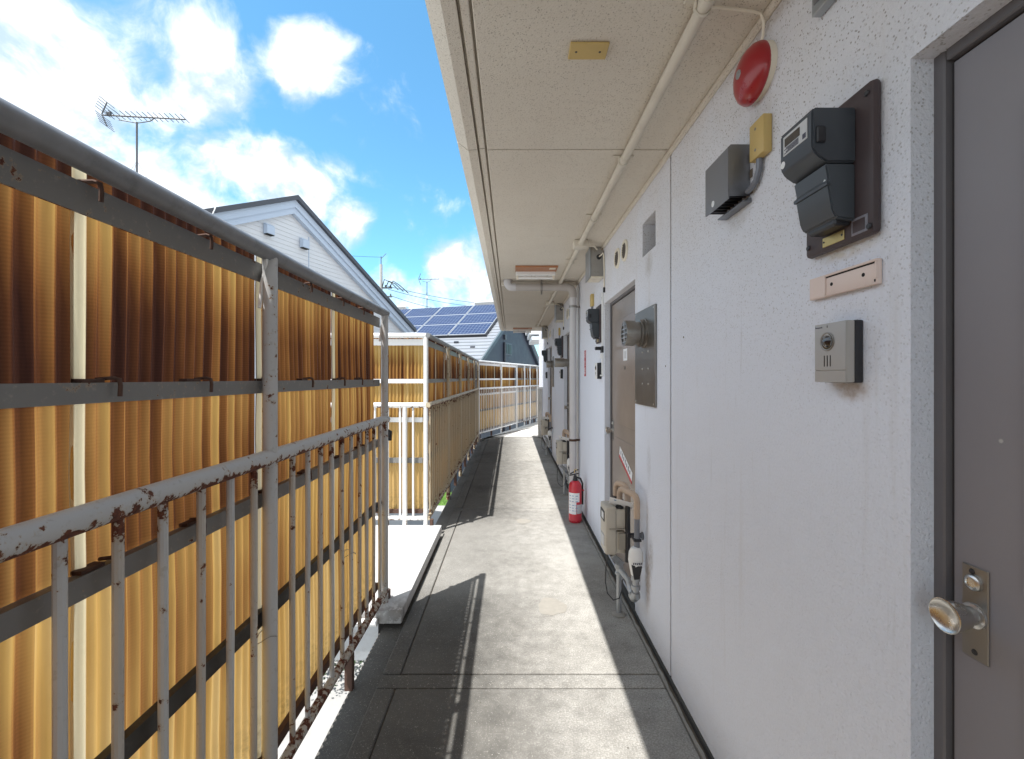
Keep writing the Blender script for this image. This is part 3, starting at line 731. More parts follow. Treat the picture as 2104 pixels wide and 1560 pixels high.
# electricity meters: local origin on the wall at board centre; -x out of the wall
def meter(label, y, z):
    T = at(label, 'electric_meter', 'electric meter', y, z, 'electric meters on the wall')
    m = MB(); m.box(-.021, -.0005, -.099, .099, -.152, .152, .010, 2); m.build('board', 'meter_board', T)
    # meter case: side outline extruded across its width
    prof = [(-.021, .118), (-.106, .118), (-.111, .112), (-.111, .036), (-.101, .020), (-.080, .006), (-.021, .006)]
    m = MB(); m.prism([(x, -.058, z) for x, z in prof], (0, .106, 0), .003); m.build('case', 'meter_case', T)
    prof = [(-.021, .004), (-.082, .004), (-.076, -.030), (-.078, -.034), (-.068, -.092), (-.060, -.106), (-.021, -.112)]
    m = MB(); m.prism([(x, -.056, z) for x, z in prof], (0, .102, 0), .003); m.build('terminal_cover', 'meter_cover', T)
    m = MB(); m.prism([(-.0785, -.057, -.031), (-.081, -.057, -.034), (-.0805, -.057, -.040), (-.070, -.057, -.040)], (0, .104, 0)); m.build('cover_rib', 'meter_case', T)
    m = MB(); m.box(-.0122, -.0118, .0, .001, .0, .001); m.bm.clear()
    m.box(-.1125, -.1105, -.044, .034, .062, .104); pl = m.build('label_plate', 'label_grey', T, 0)
    m = MB(); m.box(-.1135, -.1120, -.022, .028, .080, .098); m.build('display', 'glass_lens', pl, 0)
    m = MB()
    for q in range(5): m.box(-.1132, -.1122, -.018, .030 - .006 * (q % 3), .0655 + q * .0026, .0668 + q * .0026)
    m.box(-.1132, -.1122, -.041, -.031, .066, .076); m.build('small_print', 'print_dark', pl, 0)
    m = MB(); m.lathe((-.1105, .038, .045), (-1, 0, 0), [(0, .008), (.0008, .008), (.0009, 0)], 16); m.build('round_seal', 'label_white', T)
    m = MB(); m.box(-.104, -.085, -.0625, -.0575, .044, .078, .003); m.build('latch', 'black_plastic', T)
    for (yy, zz) in ((-.085, .128), (.085, -.128), (-.090, -.136), (.085, .128)):
        m = MB(); m.lathe((-.021, yy, zz), (-1, 0, 0), [(0, .006), (.002, .006), (.003, .0045), (.0028, 0)], 14); m.build('screw', 'black_plastic', T)
    m = MB(); m.lathe((-.074, -.045, -.028), (-1, 0, 0), [(0, .004), (.003, .0035), (.0035, 0)], 12); m.build('cover_screw', 'steel', T)
    m = MB(); m.box(-.0235, -.0205, -.027, .036, -.142, -.121, .0008); tg = m.build('number_plate', 'brass', T)
    for yy in (-.022, .031):
        m = MB(); m.lathe((-.0235, yy, -.131), (-1, 0, 0), [(0, .0022), (.001, .002), (.0012, 0)], 8); m.build('pin', 'black_plastic', tg)
    m = MB(); m.box(-.0222, -.0206, -.087, -.046, -.143, -.109, .0005); sk = m.build('torn_sticker', 'sticker_residue', T)
    m = MB(); m.box(-.0228, -.0221, -.081, -.050, -.138, -.114, .0002); m.build('sticker_field', 'meter_board', sk)
    m = MB(); m.box(-.056, -.022, -.045, .036, -.118, -.100, .004); m.build('terminal_block', 'black_plastic', T)
    return T
M1 = meter('black smart electric meter on a dark maroon board beside the near grey door', .949, 1.806)
copy_to(M1, PITCH, 'black electric meter beside the brown door, above the small black door phone')
copy_to(M1, 2 * PITCH, 'black electric meter beyond the downpipe')
copy_to(M1, 3 * PITCH, 'farthest black electric meter at the end of the wall')

# fire bell
T = at('round red fire alarm bell under the eave above the grey vent hood', 'fire_bell', 'alarm bell', 1.262, 2.253)
m = MB(); m.lathe((0, 0, 0), (-1, 0, 0), [(0, .074), (.024, .074), (.026, .068), (.026, 0)], 36); m.build('back_plate', 'cream_plastic', T)
m = MB(); m.lathe((-.020, .004, -.004), (-1, 0, 0), [(-.004, .0765), (.0, .080), (.006, .080), (.018, .075), (.030, .062), (.040, .043), (.0455, .022), (.047, .0)], 40); m.build('gong', 'red_paint', T)
m = MB(); m.lathe((-.0655, .004, -.004), (-1, 0, 0), [(0, .013), (.003, .012), (.0035, .006), (.005, .006), (.0055, 0)], 20); m.build('centre_nut', 'galvanised', T)

# vent hood (rectangular, open underneath)
T = at('grey metal box vent hood with a slotted underside, beside the yellowed plate', 'vent_hood', 'vent', 1.40, 1.995)
m = MB()
m.prism([(-.002, -.077, .083), (-.060, -.077, .083), (-.068, -.077, .075), (-.068, -.077, -.080), (-.064, -.077, -.080), (-.064, -.077, .072), (-.058, -.077, .079), (-.002, -.077, .079)], (0, .154, 0))
m.prism([(-.002, -.0772, .079), (-.058, -.0772, .079), (-.064, -.0772, .072), (-.064, -.0772, -.072), (-.002, -.0772, -.072)], (0, .004, 0)).prism([(-.002, .0732, .079), (-.058, .0732, .079), (-.064, .0732, .072), (-.064, .0732, -.072), (-.002, .0732, -.072)], (0, .004, 0))
m.build('hood', 'hood_metal', T, 20)
for q in range(6):
    m = MB(); m.box(-.062, -.004, -.060 + q * .024, -.055 + q * .024, -.070, -.056); m.build('slat', 'black_plastic', T, 0)
m = MB(); m.box(-.060, -.004, -.072, .072, -.050, -.046); m.build('mesh_plate', 'dark_hole', T, 0)
m = MB(); m.box(-.012, -.001, -.085, .070, -.094, -.081).box(-.030, -.012, -.085, .070, -.094, -.090); m.build('drip_lip', 'hood_metal', T, 0)
m = MB(); m.lathe((-.068, .022, -.058), (-1, 0, 0), [(0, .010), (.0006, .010), (.0008, 0)], 18); m.build('round_sticker', 'label_white', T)
for q in range(3):
    m = MB(); m.box(-.0020, -.0008, -.090 - .0001, -.0775, -.07 + q * .05, -.045 + q * .05); m.build('sealant_bead', 'sealant', T, 0)
# yellowed cover plate with its conduit
def yplate(label, y, z, h=.105):
    T = at(label, 'cable_cover_plate', 'cover plate', y, z)
    m = MB(); m.box(-.026, -.001, -.036, .036, -h / 2, h / 2, .003, 2); m.build('plate', 'yellowed_plastic', T)
    for zz in (-.03, .03):
        m = MB(); m.lathe((-.026, .004, zz), (-1, 0, 0), [(0, .0042), (.001, .0036), (.0006, 0)], 10); m.build('screw', 'steel_dull', T)
    m = MB(); m.tube([(-.012, .008, -h / 2), (-.012, .010, -h / 2 - .03), (-.013, .022, -h / 2 - .055), (-.014, .045, -h / 2 - .068), (-.015, .065, -h / 2 - .07)], .0085, 10); m.build('conduit', 'pipe_grey', T)
    return T
Y1 = yplate('yellowed plastic plate with two screws below the red bell', 1.247, 2.053)
copy_to(Y1, PITCH + .0, 'yellowed plastic plate above the second electric meter')
copy_to(Y1, 2 * PITCH, 'yellowed plastic plate above the electric meter beyond the downpipe')

# name plate
T = at('pale pink plastic name plate holder with an empty slot under the electric meter', 'name_plate', 'name plate', .947, 1.581)
m = MB(); m.box(-.010, -.001, -.095, .095, -.025, .025, .002, 2); m.build('plate', 'pink_plastic', T)
m = MB(); m.box(-.0135, -.0095, -.095, .045, .0195, .0245, .001).box(-.0135, -.0095, -.095, -.0905, -.014, .019, .001).box(-.0135, -.0095, -.095, .095, -.025, -.0225, .001).box(-.0135, -.0095, .045, .095, -.0225, .0245, .001); m.build('slot_frame', 'pink_plastic', T)
for yy in (-.060, .028):
    m = MB(); m.lathe((-.010, yy, 0), (-1, 0, 0), [(0, .004), (.0006, .004), (.0008, 0)], 14); m.build('hole', 'dark_hole', T)
m = MB(); m.box(-.0108, -.0098, -.089, .044, .0165, .0195).box(-.0108, -.0098, -.0900, -.087, -.020, -.015); m.build('slot_gap', 'dark_hole', T, 0)

# video intercom
def intercom(label, y, z, face='silver_plastic', side='silver_side'):
    T = at(label, 'intercom', 'intercom', y, z, 'door phones on the wall')
    m = MB(); m.box(-.018, -.0005, -.046, .046, -.065, .065, .003, 2); m.build('back_box', 'black_plastic', T)
    m = MB(); m.box(-.036, -.018, -.046, .046, -.064, .064, .0025, 2); m.build('case', side, T)
    m = MB(); m.box(-.0375, -.0358, -.0455, .0455, -.038, .0635, .0008); m.build('front_plate', face, T)
    m = MB(); m.box(-.0375, -.0358, -.0455, .0455, -.0635, -.0390, .0008); m.build('call_button', face, T)
    m = MB(); m.lathe((-.0372, .006, .024), (-1, 0, 0), [(0, .0205), (.0018, .0205), (.0022, .019), (.0012, .0165), (.0010, 0)], 30); ls = m.build('lens_ring', 'steel_dull', T)
    m = MB(); m.lathe((-.038, .006, .024), (-1, 0, 0), [(0, .0165), (.0012, .0165), (.0012, .013), (.0030, .0105), (.0052, .006), (.0060, 0)], 28); m.build('lens', 'glass_lens', ls)
    m = MB()
    for q in (-.009, 0, .009): MB().box(-.0380, -.0374, .006 + q - .0011, .006 + q + .0011, -.030, -.006).build('speaker_slot', 'dark_hole', T, 0)
    m.box(-.0380, -.0374, .0055, .0070, .054, .059); m.build('call_lamp', 'dark_hole', T, 0)
    return T
I1 = intercom('silver video door phone with a round lens beside the near grey door', .944, 1.427)
text_mesh('brand_print', 'Panasonic', .0058, 'print_dark', I1, (-.0377, .032, .0565), (R(90), 0, R(-90)), .0002)
copy_items = [('white-fronted door phone with black sides beside the brown door', 1), ('door phone beside the third door, past the flue pipe', 2), ('door phone on the wall of the last flat', 3)]
I2 = intercom(copy_items[0][0], .944 + PITCH, 1.430, 'white_plastic', 'black_plastic')
copy_to(I2, PITCH, copy_items[1][0]); copy_to(I2, 2 * PITCH, copy_items[2][0])

# small black bracket and white corner guard by the second door
T = at('small black bell push on a bracket beside the brown door frame', 'bell_push', 'bell push', 3.44, 1.60)
m = MB(); m.box(-.018, -.0005, -.025, .03, -.03, .022, .003); m.build('base', 'black_plastic', T)
m = MB(); m.box(-.062, -.018, -.01, .025, -.008, .018, .004); m.build('arm', 'black_plastic', T)
m = MB(); m.box(-.010, -.0005, .03, .075, -.07, -.035, .001); m.build('tab', 'white_plastic', T)

# screw anchors left in the wall
for i, (y, z) in enumerate(((1.835, 1.543), (2.05, 1.428))):
    T = at(['tiny dark anchor hole in the bare wall near the near grey door', 'tiny dark anchor hole in the wall beside the flue plate'][i], 'wall_anchor', 'anchor', y, z)
    m = MB(); m.lathe((0, 0, 0), (-1, 0, 0), [(-.01, .004), (.0015, .004), (.002, .002), (.0022, 0)], 10); m.build('plug', 'sealant', T)

# round vents
def rvent(label, y, z):
    T = at(label, 'round_vent', 'vent', y, z, 'round wall vents')
    m = MB(); m.lathe((0, 0, 0), (-1, 0, 0), [(0, .068), (.010, .066), (.013, .060), (.011, .052), (.003, .049), (.003, .0)], 30); m.build('ring', 'cream_plastic', T)
    m = MB(); m.lathe((-.0032, 0, 0), (-1, 0, 0), [(0, .0485), (.0005, .0485), (.0006, 0)], 26); m.build('dark_opening', 'dark_hole', T)
    for q in range(-3, 4):
        w = math.sqrt(.048 ** 2 - (q * .0125) ** 2)
        m = MB(); m.obox((-.008, 0, q * .0125), (.003, 0, -.003), (0, w, 0), (.0006, 0, .0006)); m.build('slat', 'cavity_dirt_shade', T, 0)
    return T
for k, w in enumerate(('above the brown door', 'above the third door', 'above the last door')):
    v = rvent('cream round vent %s, the one next to the square recess' % w, 2.775 + PITCH * k, 2.18)
    rvent('cream round vent %s, the one next to the grey junction box' % w, 2.968 + PITCH * k, 2.183)

# grey weathered junction boxes under the soffit, with cables
def jbox(label, y):
    T = at(label, 'junction_box', 'junction box', y, 2.17, 'grey junction boxes')
    m = MB(); m.box(-.100, -.001, -.095, .095, .0, CEIL - 2.17 - .002, .004); m.build('box', 'box_metal', T)
    m = MB(); m.box(-.108, -.101, -.100, .100, -.012, CEIL - 2.17 - .006, .003); m.build('lid', 'galvanised', T)
    m = MB(); m.box(-.098, -.004, -.105, .07, -.014, -.001, .002); m.build('foot_plate', 'cream_plastic', T)
    m = MB(); m.lathe((-.035, -.095, .150), (0, -1, 0), [(0, .020), (.008, .019), (.010, .013), (.016, .012), (.016, 0)], 18); m.build('cable_gland', 'black_plastic', T)
    m = MB(); m.tube([(-.035, -.11, .150), (-.025, -.135, .155), (-.016, -.15, .165), (-.010, -.155, .15), (-.008, -.157, .05), (-.008, -.158, -.10)], .005, 8); m.build('cable', 'cream_plastic', T)
    m = MB(); m.tube([(-.020, -.11, .20), (-.016, -.135, .205), (-.010, -.142, .18), (-.008, -.144, .05), (-.008, -.146, -.06)], .004, 8); m.build('thin_cable', 'sealant', T)
    m = MB(); m.lathe((-.008, -.158, -.10), (0, 0, -1), [(0, .006), (.004, .009), (.035, .009), (.04, .006)], 12); m.build('boot', 'black_plastic', T)
    return T
JB = jbox('grey weathered junction box under the soffit above the brown door', 3.525)
T = at('grey sheet metal cover high on the wall above the near grey door', 'wall_cover', 'metal cover', .90, 2.21)
m = MB(); m.box(-.024, -.001, -.14, .12, 0, CEIL - 2.22, .002); m.build('cover', 'galvanised', T)
m = MB(); m.box(-.027, -.024, -.13, .11, .02, CEIL - 2.25, .001); m.build('cover_face', 'hood_metal', T)
copy_to(JB, PITCH, 'grey junction box under the soffit beyond the downpipe')
copy_to(JB, 2 * PITCH, 'grey junction box under the soffit at the far end of the wall')
# white trunking beside the second and third doors
T = at('white plastic cable trunking running down beside the brown door', 'cable_trunking', 'trunking', 3.43, 1.40)
m = MB(); m.box(-.014, -.0005, -.011, .011, 0, .64, .002); m.build('cover', 'white_plastic', T)
m = MB(); m.box(-.015, -.0005, -.012, .08, -.014, -.001, .002); m.build('elbow', 'white_plastic', T)
m = MB(); m.lathe((-.014, .0, .60), (-1, 0, 0), [(0, .004), (.001, .003), (.001, 0)], 8); m.build('screw', 'black_plastic', T)

# flues: steel plate with a short exhaust pipe and grille cap
def flue(label, y, z, reach, r):
    T = at(label, 'flue_plate', 'flue', y, z, 'boiler flues on the wall')
    m = MB(); m.box(-.012, -.0005, -.171, .171, -.386, .130, .002); pl = m.build('plate', 'steel_dull', T)
    for yy in (-.1, .0):
        for zz in (-.10, -.19, -.27):
            m = MB(); m.lathe((-.012, yy + .03, zz), (-1, 0, 0), [(0, .006), (.003, .005), (.004, 0)], 10); m.build('rivet', 'steel', pl)
    for yy in (-.155, .155):
        for zz in (-.37, .115):
            m = MB(); m.lathe((-.012, yy, zz), (-1, 0, 0), [(0, .005), (.002, .004), (.003, 0)], 10); m.build('bolt', 'steel', pl)
    m = MB(); m.lathe((-.012, 0, 0), (-1, 0, 0), [(0, r * 1.16), (.004, r * 1.16), (.006, r * 1.08), (.016, r * 1.08), (.018, r * 1.0), (.024, r * 1.0), (.026, r * 1.1), (.032, r * 1.1), (.034, r * .9), (reach * .55, r * .88)], 36); m.build('collar', 'steel_dull', T)
    e = reach
    m = MB(); m.lathe((-.012, 0, 0), (-1, 0, 0), [(reach * .5, r * .88), (reach * .5 + .002, r), (e - .004, r), (e, r * .97), (e, r * .88), (e - .012, r * .86)], 36); cp = m.build('cap', 'steel_dull', T)
    m = MB(); m.lathe((-.012 - e + .014, 0, 0), (-1, 0, 0), [(0, r * .87), (.0008, r * .87), (.001, 0)], 30); m.build('dark_opening', 'dark_hole', cp)
    for q in range(-2, 3):
        zz = q * r * .34; w = math.sqrt(max(.0001, (r * .88) ** 2 - zz ** 2))
        m = MB(); m.box(-.012 - e + .001, -.012 - e + .005, -w, w, zz - .0026, zz + .0026); m.build('grille_bar', 'galvanised', cp, 0)
    m = MB(); m.box(-.012 - e - .0005, -.012 - e + .004, -.0035, .0035, -r * .87, r * .87); m.build('grille_bar', 'aluminium', cp, 0)
    return T
flue('steel flue plate with a short ribbed exhaust pipe beside the brown door', 2.342, 1.611, .108, .068)
flue('steel flue plate with a long dull exhaust pipe behind the downpipe', 2.342 + PITCH, 1.545, .22, .050)
flue('farthest steel flue plate with a round exhaust pipe near the last door', 2.342 + 2 * PITCH, 1.611, .10, .06)

# fire point sign
T = at('narrow red sign with white characters between the downpipe and the second electric meter', 'fire_sign', 'sign', 4.27, 1.515)
m = MB(); m.box(-.003, -.0005, -.045, .045, -.125, .125, .0008); m.build('plate', 'sign_red', T)
for i, ch in enumerate('消火器'):
    text_mesh('sign_character', ch, .075, 'label_white', T, (-.0034, 0, .078 - .078 * i), (R(90), 0, R(-90)), .0003)

# gas meters
def gas_meter(label, y):
    T = thing('gas_meter', label, 'gas meter', (0, y, 0), 0, 'gas meters along the wall')
    b = lambda mb, n, mat, sm=35, **k: mb.build(n, mat, T, sm, **k)
    # y = 0 is the stand pipe; the case stands over it
    m = MB(); m.box(.535, .600, -.06, .085, .368, .640, .012, 3); b(m, 'case', 'gas_case')
    m = MB(); m.box(.596, .655, -.055, .080, .505, .628, .010, 2).box(.597, .652, -.05, .075, .372, .498, .010, 2); b(m, 'rear_case', 'gas_case')
    m = MB(); m.box(.556, .646, -.066, -.057, .512, .520, .002).box(.610, .648, -.064, -.050, .400, .492, .002); b(m, 'seam_cover', 'gas_case_dark')
    m = MB(); m.box(.530, .536, -.035, .060, .55, .61, .002); cn = b(m, 'counter_window', 'black_plastic')
    m = MB(); m.box(.5292, .5303, -.030, .02, .565, .60); m.build('counter_label', 'label_white', cn, 0)
    m = MB(); m.box(.531, .536, -.03, .055, .41, .47, .001); b(m, 'data_plate', 'label_grey')
    for yy in (-.030, .055):
        m = MB(); m.lathe((.622, yy, .628), (0, 0, 1), [(0, .024), (.010, .024), (.012, .019), (.032, .019), (.036, .023), (.048, .023), (.048, 0)], 8); b(m, 'union_nut', 'black_plastic')
    def arc(c, r, a0, a1, n=8, ax=Vector((1, 0, 0))):
        return [Vector(c) + ax * r * math.cos(a0 + (a1 - a0) * i / n) + Vector((0, 0, r * math.sin(a0 + (a1 - a0) * i / n))) for i in range(n + 1)]
    # near outlet: tan wrapped bend over to the wall pipe
    pv = Vector((.052, -.165, 0)); d = pv.normalized(); Lh = pv.length
    p = Vector((.622, -.030, .67)); rb = .036
    path = [p, p + Vector((0, 0, .03))] + arc(p + Vector((0, 0, .035)) + d * rb, rb, PI, PI / 2, 6, d)
    q = Vector((.622, -.030, .67)) + pv
    path += arc(q + Vector((0, 0, .035)) - d * rb, rb, PI / 2, 0, 6, d) + [q + Vector((0, 0, -.05))]
    m = MB(); m.tube(path, .0165, 12); b(m, 'near_bend', 'tan_wrap')
    p2 = Vector((.622, .055, .67)); q2 = p2 + Vector((.040, -.110, 0)); d2 = (q2 - p2).normalized()
    path = [p2, p2 + Vector((0, 0, .045))] + arc(p2 + Vector((0, 0, .05)) + d2 * rb, rb, PI, PI / 2, 6, d2) + arc(q2 + Vector((0, 0, .05)) - d2 * rb, rb, PI / 2, 0, 6, d2) + [q2 + Vector((0, 0, -.02))]
    m = MB(); m.tube(path, .0165, 12); b(m, 'far_bend', 'tan_wrap')
    m = MB(); m.tube([q2 + Vector((0, 0, -.02)), q2 + Vector((0, 0, -.34))], .0150, 12); b(m, 'far_pipe', 'black_plastic')
    m = MB(); m.tube([q + Vector((0, 0, -.045)), q + Vector((0, 0, -.22))], .0150, 12); b(m, 'wall_pipe', 'pipe_grey')
    # white valve boot with a black wedge
    c = q + Vector((-.006, 0, -.20))
    m = MB(); m.lathe(c, (0, 0, -1), [(0, .012), (.006, .026), (.030, .037), (.070, .040), (.105, .034), (.150, .026), (.152, 0)], 22); b(m, 'valve_boot', 'white_plastic')
    m = MB(); m.prism([(c.x - .030, c.y - .030, c.z - .088), (c.x + .022, c.y - .041, c.z - .092), (c.x + .010, c.y - .036, c.z - .160), (c.x - .016, c.y - .030, c.z - .165)], (0, .012, 0)); b(m, 'boot_wedge', 'black_plastic', 0)
    m = MB()
    for i in range(5): m.obox((c.x - .022 + i * .010, c.y - .0425 + .0012 * abs(i - 2), c.z - .076), (.003, 0, .001 * (-1) ** i), (0, .0012, 0), (0.0006 * (i % 3), 0, .0045)); 
    b(m, 'boot_writing', 'print_dark', 0)
    zb = c.z - .15
    m = MB(); m.lathe((c.x, c.y, zb), (0, 0, -1), [(0, .020), (.012, .024), (.030, .024), (.032, .017), (.055, .017), (.057, .023), (.078, .023), (.080, .016), (.10, .016)], 14); b(m, 'valve_body', 'galvanised')
    m = MB(); m.tube([(c.x, c.y, zb - .095), (c.x, c.y + .002, zb - .115), (c.x - .004, c.y + .018, zb - .132), (c.x - .006, c.y + .05, zb - .134)], [.022, .025, .025, .021], 12); b(m, 'elbow', 'galvanised')
    m = MB(); m.tube([(c.x - .006, c.y + .05, zb - .134), (.66, -.07, .235), (.635, -.02, .262), (.626, 0, .27)], [.016, .016, .017, .02], 12); b(m, 'cross_pipe', 'galvanised')
    m = MB(); m.lathe((.626, 0, .30), (0, 0, -1), [(0, .016), (.004, .024), (.03, .024), (.032, .018), (.05, .018), (.052, .022), (.064, .022), (.066, .0145), (.302, .0145)], 14); b(m, 'stand_pipe', 'galvanised')
    m = MB(); m.lathe((.626, 0, .002), (0, 0, 1), [(0, .040), (.006, .038), (.012, .022), (.014, .016)], 20); b(m, 'foot_flange', 'mortar_lip')
    m = MB(); m.obox((.612, -.02, .325), (.030, .01, -.028), (0, .012, .0), (.012, 0, .012), .003); b(m, 'lever', 'galvanised')
    # wall bracket
    m = MB(); m.box(.64, A - .002, q.y + .055, q.y + .067, .495, .520, .002).box(q.x - .02, q.x + .02, q.y - .019, q.y + .067, .500, .515, .002); b(m, 'bracket', 'black_plastic')
    m = MB(); m.lathe((A - .001, q.y + .055, .507), (-1, 0, 0), [(0, .022), (.006, .022), (.007, .012), (.014, .011), (.014, 0)], 12); b(m, 'bracket_bolt', 'pipe_grey')
    m = MB(); m.tube([(.55, -.045, .37), (.538, -.055, .30), (.534, -.06, .22), (.545, -.062, .155), (.58, -.06, .115), (.615, -.05, .12), (.635, -.04, .17), (.64, -.03, .22)], .0032, 6); b(m, 'cable', 'black_plastic')
    # paper tag hung round the pipes
    m = MB(); m.obox((.618, -.075, .668), (.062, -.012, -.014), (.008, .045, -.03), (0, .0003, .0005)); tg = b(m, 'paper_tag', 'label_white', 0)
    m = MB()
    for i in range(4):
        m.obox((.582 + i * .020, -.094 + .006 * (i % 2), .6895 - i * .0045), (.006, 0, -.0015), (.001, .006, -.004), (0, .0002, .0004))
    m.build('tag_print', 'print_blue', tg, 0)
    return T
G1 = gas_meter('beige gas meter with tan bends in front of the stickered brown door', 2.54)
copy_to(G1, PITCH, 'beige gas meter just beyond the downpipe and fire extinguisher')
copy_to(G1, 2 * PITCH, 'beige gas meter by the last door, at the far end of the wall')

# fire extinguisher
T = thing('fire_extinguisher', 'red fire extinguisher with white labels standing on the floor by the downpipe', 'fire extinguisher', (.614, 4.19, 0))
m = MB(); m.lathe((0, 0, .001), (0, 0, 1), [(0, .056), (.012, .058), (.016, .063), (.030, .063), (.034, .0615), (.330, .0615), (.355, .058), (.375, .048), (.388, .034), (.392, .022)], 36); m.build('cylinder', 'extinguisher_red', T)
m = MB(); m.lathe((0, 0, .388), (0, 0, 1), [(0, .024), (.018, .024), (.020, .019), (.040, .018), (.050, .013), (.055, .012)], 20); m.build('valve', 'black_plastic', T)
m = MB(); m.obox((-.012, -.005, .452), (.045, 0, .010), (0, .010, 0), (-.002, 0, .004), .002).obox((-.010, -.005, .478), (.040, 0, .022), (0, .009, 0), (-.003, 0, .004), .002); m.build('lever', 'black_plastic', T)
m = MB(); m.tube([(-.01, -.016, .468), (-.01, -.018, .50), (.005, -.018, .508), (.012, -.018, .49)], .004, 8); m.build('safety_pin', 'yellowed_plastic', T)
m = MB(); m.tube([(.02, 0, .42), (.05, .01, .41), (.072, .015, .36), (.073, .015, .25), (.072, .014, .16)], .009, 10); m.build('hose', 'black_plastic', T)
m = MB(); m.tube([(.070, .014, .30), (.078, -.01, .30)], .008, 8); m.build('hose_clip', 'sign_red', T)
def wrap(a0, a1, z0, z1, r, n=10):
    m = MB(); pv = None
    for i in range(n + 1):
        a = a0 + (a1 - a0) * i / n; w = [m.bm.verts.new((r * math.sin(a), -r * math.cos(a), z)) for z in (z0, z1)]
        if pv: m.bm.faces.new((pv[0], w[0], w[1], pv[1]))
        pv = w
    return m
lb = wrap(-1.4, .55, .20, .285, .0622).build('upper_label', 'label_white', T)
wrap(-1.4, .02, .085, .199, .0622).build('lower_label', 'label_white', T)
wrap(.10, 1.3, .09, .175, .0622).build('grey_label', 'label_grey', T)
m = MB()
for q in range(6):
    for s_ in range(3):
        mm = wrap(-1.2 + s_ * .55, -1.2 + s_ * .55 + .28 + .1 * ((q + s_) % 2), .125 + q * .026 - (.01 if q < 3 else 0), .131 + q * .026 - (.01 if q < 3 else 0), .0626, 3)
        me_ = bpy.data.meshes.new('t'); mm.bm.to_mesh(me_); mm.bm.free(); m.bm.from_mesh(me_)
m.build('label_print', 'print_blue', lb, 0)

# ------------------------------------------------------------------ overhead
CZ = CEIL - .026
T = thing('ceiling_conduit', 'cream surface conduit pipe running along the soffit with saddle clamps', 'conduit', (.52, 0, CZ))
boxes = [3.29 + PITCH * k for k in range(-1, 3)]
runs = [-5.7] + boxes + [SLAB_END - .8]
for a, b in zip(runs, runs[1:]):
    m = MB(); m.tube([(0, a + .045, 0), (0, (a + b) / 2, -.001), (0, b - .045, 0)], .0178, 14); m.build('pipe', 'conduit', T)
for y in boxes:
    m = MB(); m.box(-.053, .053, y - .05, y + .05, -.030, .022, .005, 2); bx_ = m.build('pull_box', 'conduit', T)
    m = MB(); m.tube([(.053, y, -.008), (.11, y + .03, -.006), (.15, y + .12, -.004)], .006, 8); m.build('branch_lead', 'cream_plastic', bx_)
    m = MB(); m.lathe((0, y - .05, 0), (0, -1, 0), [(0, .023), (.02, .023), (.022, .0185)], 14); m.build('connector', 'conduit', bx_)
cl = MB(); cl.tube([(.0205 * math.cos(a), 0, .0205 * math.sin(a)) for a in [PI * q / 10 + PI for q in range(11)]], .004, 6)
cl.box(-.048, -.019, -.009, .009, .018, .024, .002).box(.019, .048, -.009, .009, .018, .024, .002).box(-.0215, -.0185, -.009, .009, -.004, .022).box(.0185, .0215, -.009, .009, -.004, .022)
clm = cl.mesh('clamp', 'conduit')
for k in range(-1, 3):
    for y in (1.19, 2.03, 2.76): link('clamp', clm, T, (0, y + PITCH * k, 0))
for y in (1.16, 2.0, 2.72):
    for k in range(-1, 3):
        m = MB(); m.lathe((0, y + PITCH * k, 0), (0, 1, 0), [(-.012, .0182), (-.012, .0205), (.012, .0205), (.012, .0182)], 14); m.build('coupling', 'conduit', T)
# bell wire
T = thing('bell_wire', 'thin cream wire looping from the conduit clamp to the red bell', 'wire', (.55, 1.2, CEIL))
m = MB(); m.tube([(-.005, -.005, -.02), (.02, .005, -.010), (.06, .012, -.008), (.12, .02, -.008), (.148, .024, -.012), (.160, .03, -.03), (.163, .04, -.06), (.165, .06, -.085)], .0038, 8)
m.build('lead', 'cream_plastic', T)

T = thing('ceiling_plate', 'yellowed blank cover plate screwed flat to the soffit', 'cover plate', (.242, 1.372, CEIL))
m = MB(); m.box(-.060, .060, -.034, .034, -.009, -.001, .002); m.build('plate', 'yellowed_plastic', T)
for x in (-.038, .036):
    m = MB(); m.lathe((x, 0, -.009), (0, 0, -1), [(0, .004), (.001, .003), (.001, 0)], 10); m.build('screw', 'black_plastic', T)

def ceiling_light(label, y):
    T = thing('ceiling_light', label, 'ceiling light', (.235, y, CEIL), 0, 'tube lights on the soffit')
    m = MB(); m.box(-.195, .195, -.10, .10, -.018, -.001, .003); m.build('base_board', 'brown_board', T)
    m = MB(); m.box(.120, .178, -.075, -.02, -.020, -.017, .001); m.build('rating_label', 'cream_plastic', T)
    m = MB(); m.box(-.19, .19, .065, .112, -.052, -.010, .006); m.build('reflector', 'tube_white', T)
    m = MB(); m.tube([(-.165, .088, -.072), (.165, .088, -.072)], .0135, 14); m.build('tube', 'tube_white', T)
    for x in (-.178, .168):
        m = MB(); m.box(x - .007, x + .014, .072, .104, -.090, -.045, .003); m.build('lamp_holder', 'cream_plastic', T)
    return T
L1 = ceiling_light('short fluorescent tube light with a brown base, before the crossing drain pipe', 4.10)
copy_to(L1, 4.95, 'short fluorescent tube light with a brown base, at the far end of the soffit')

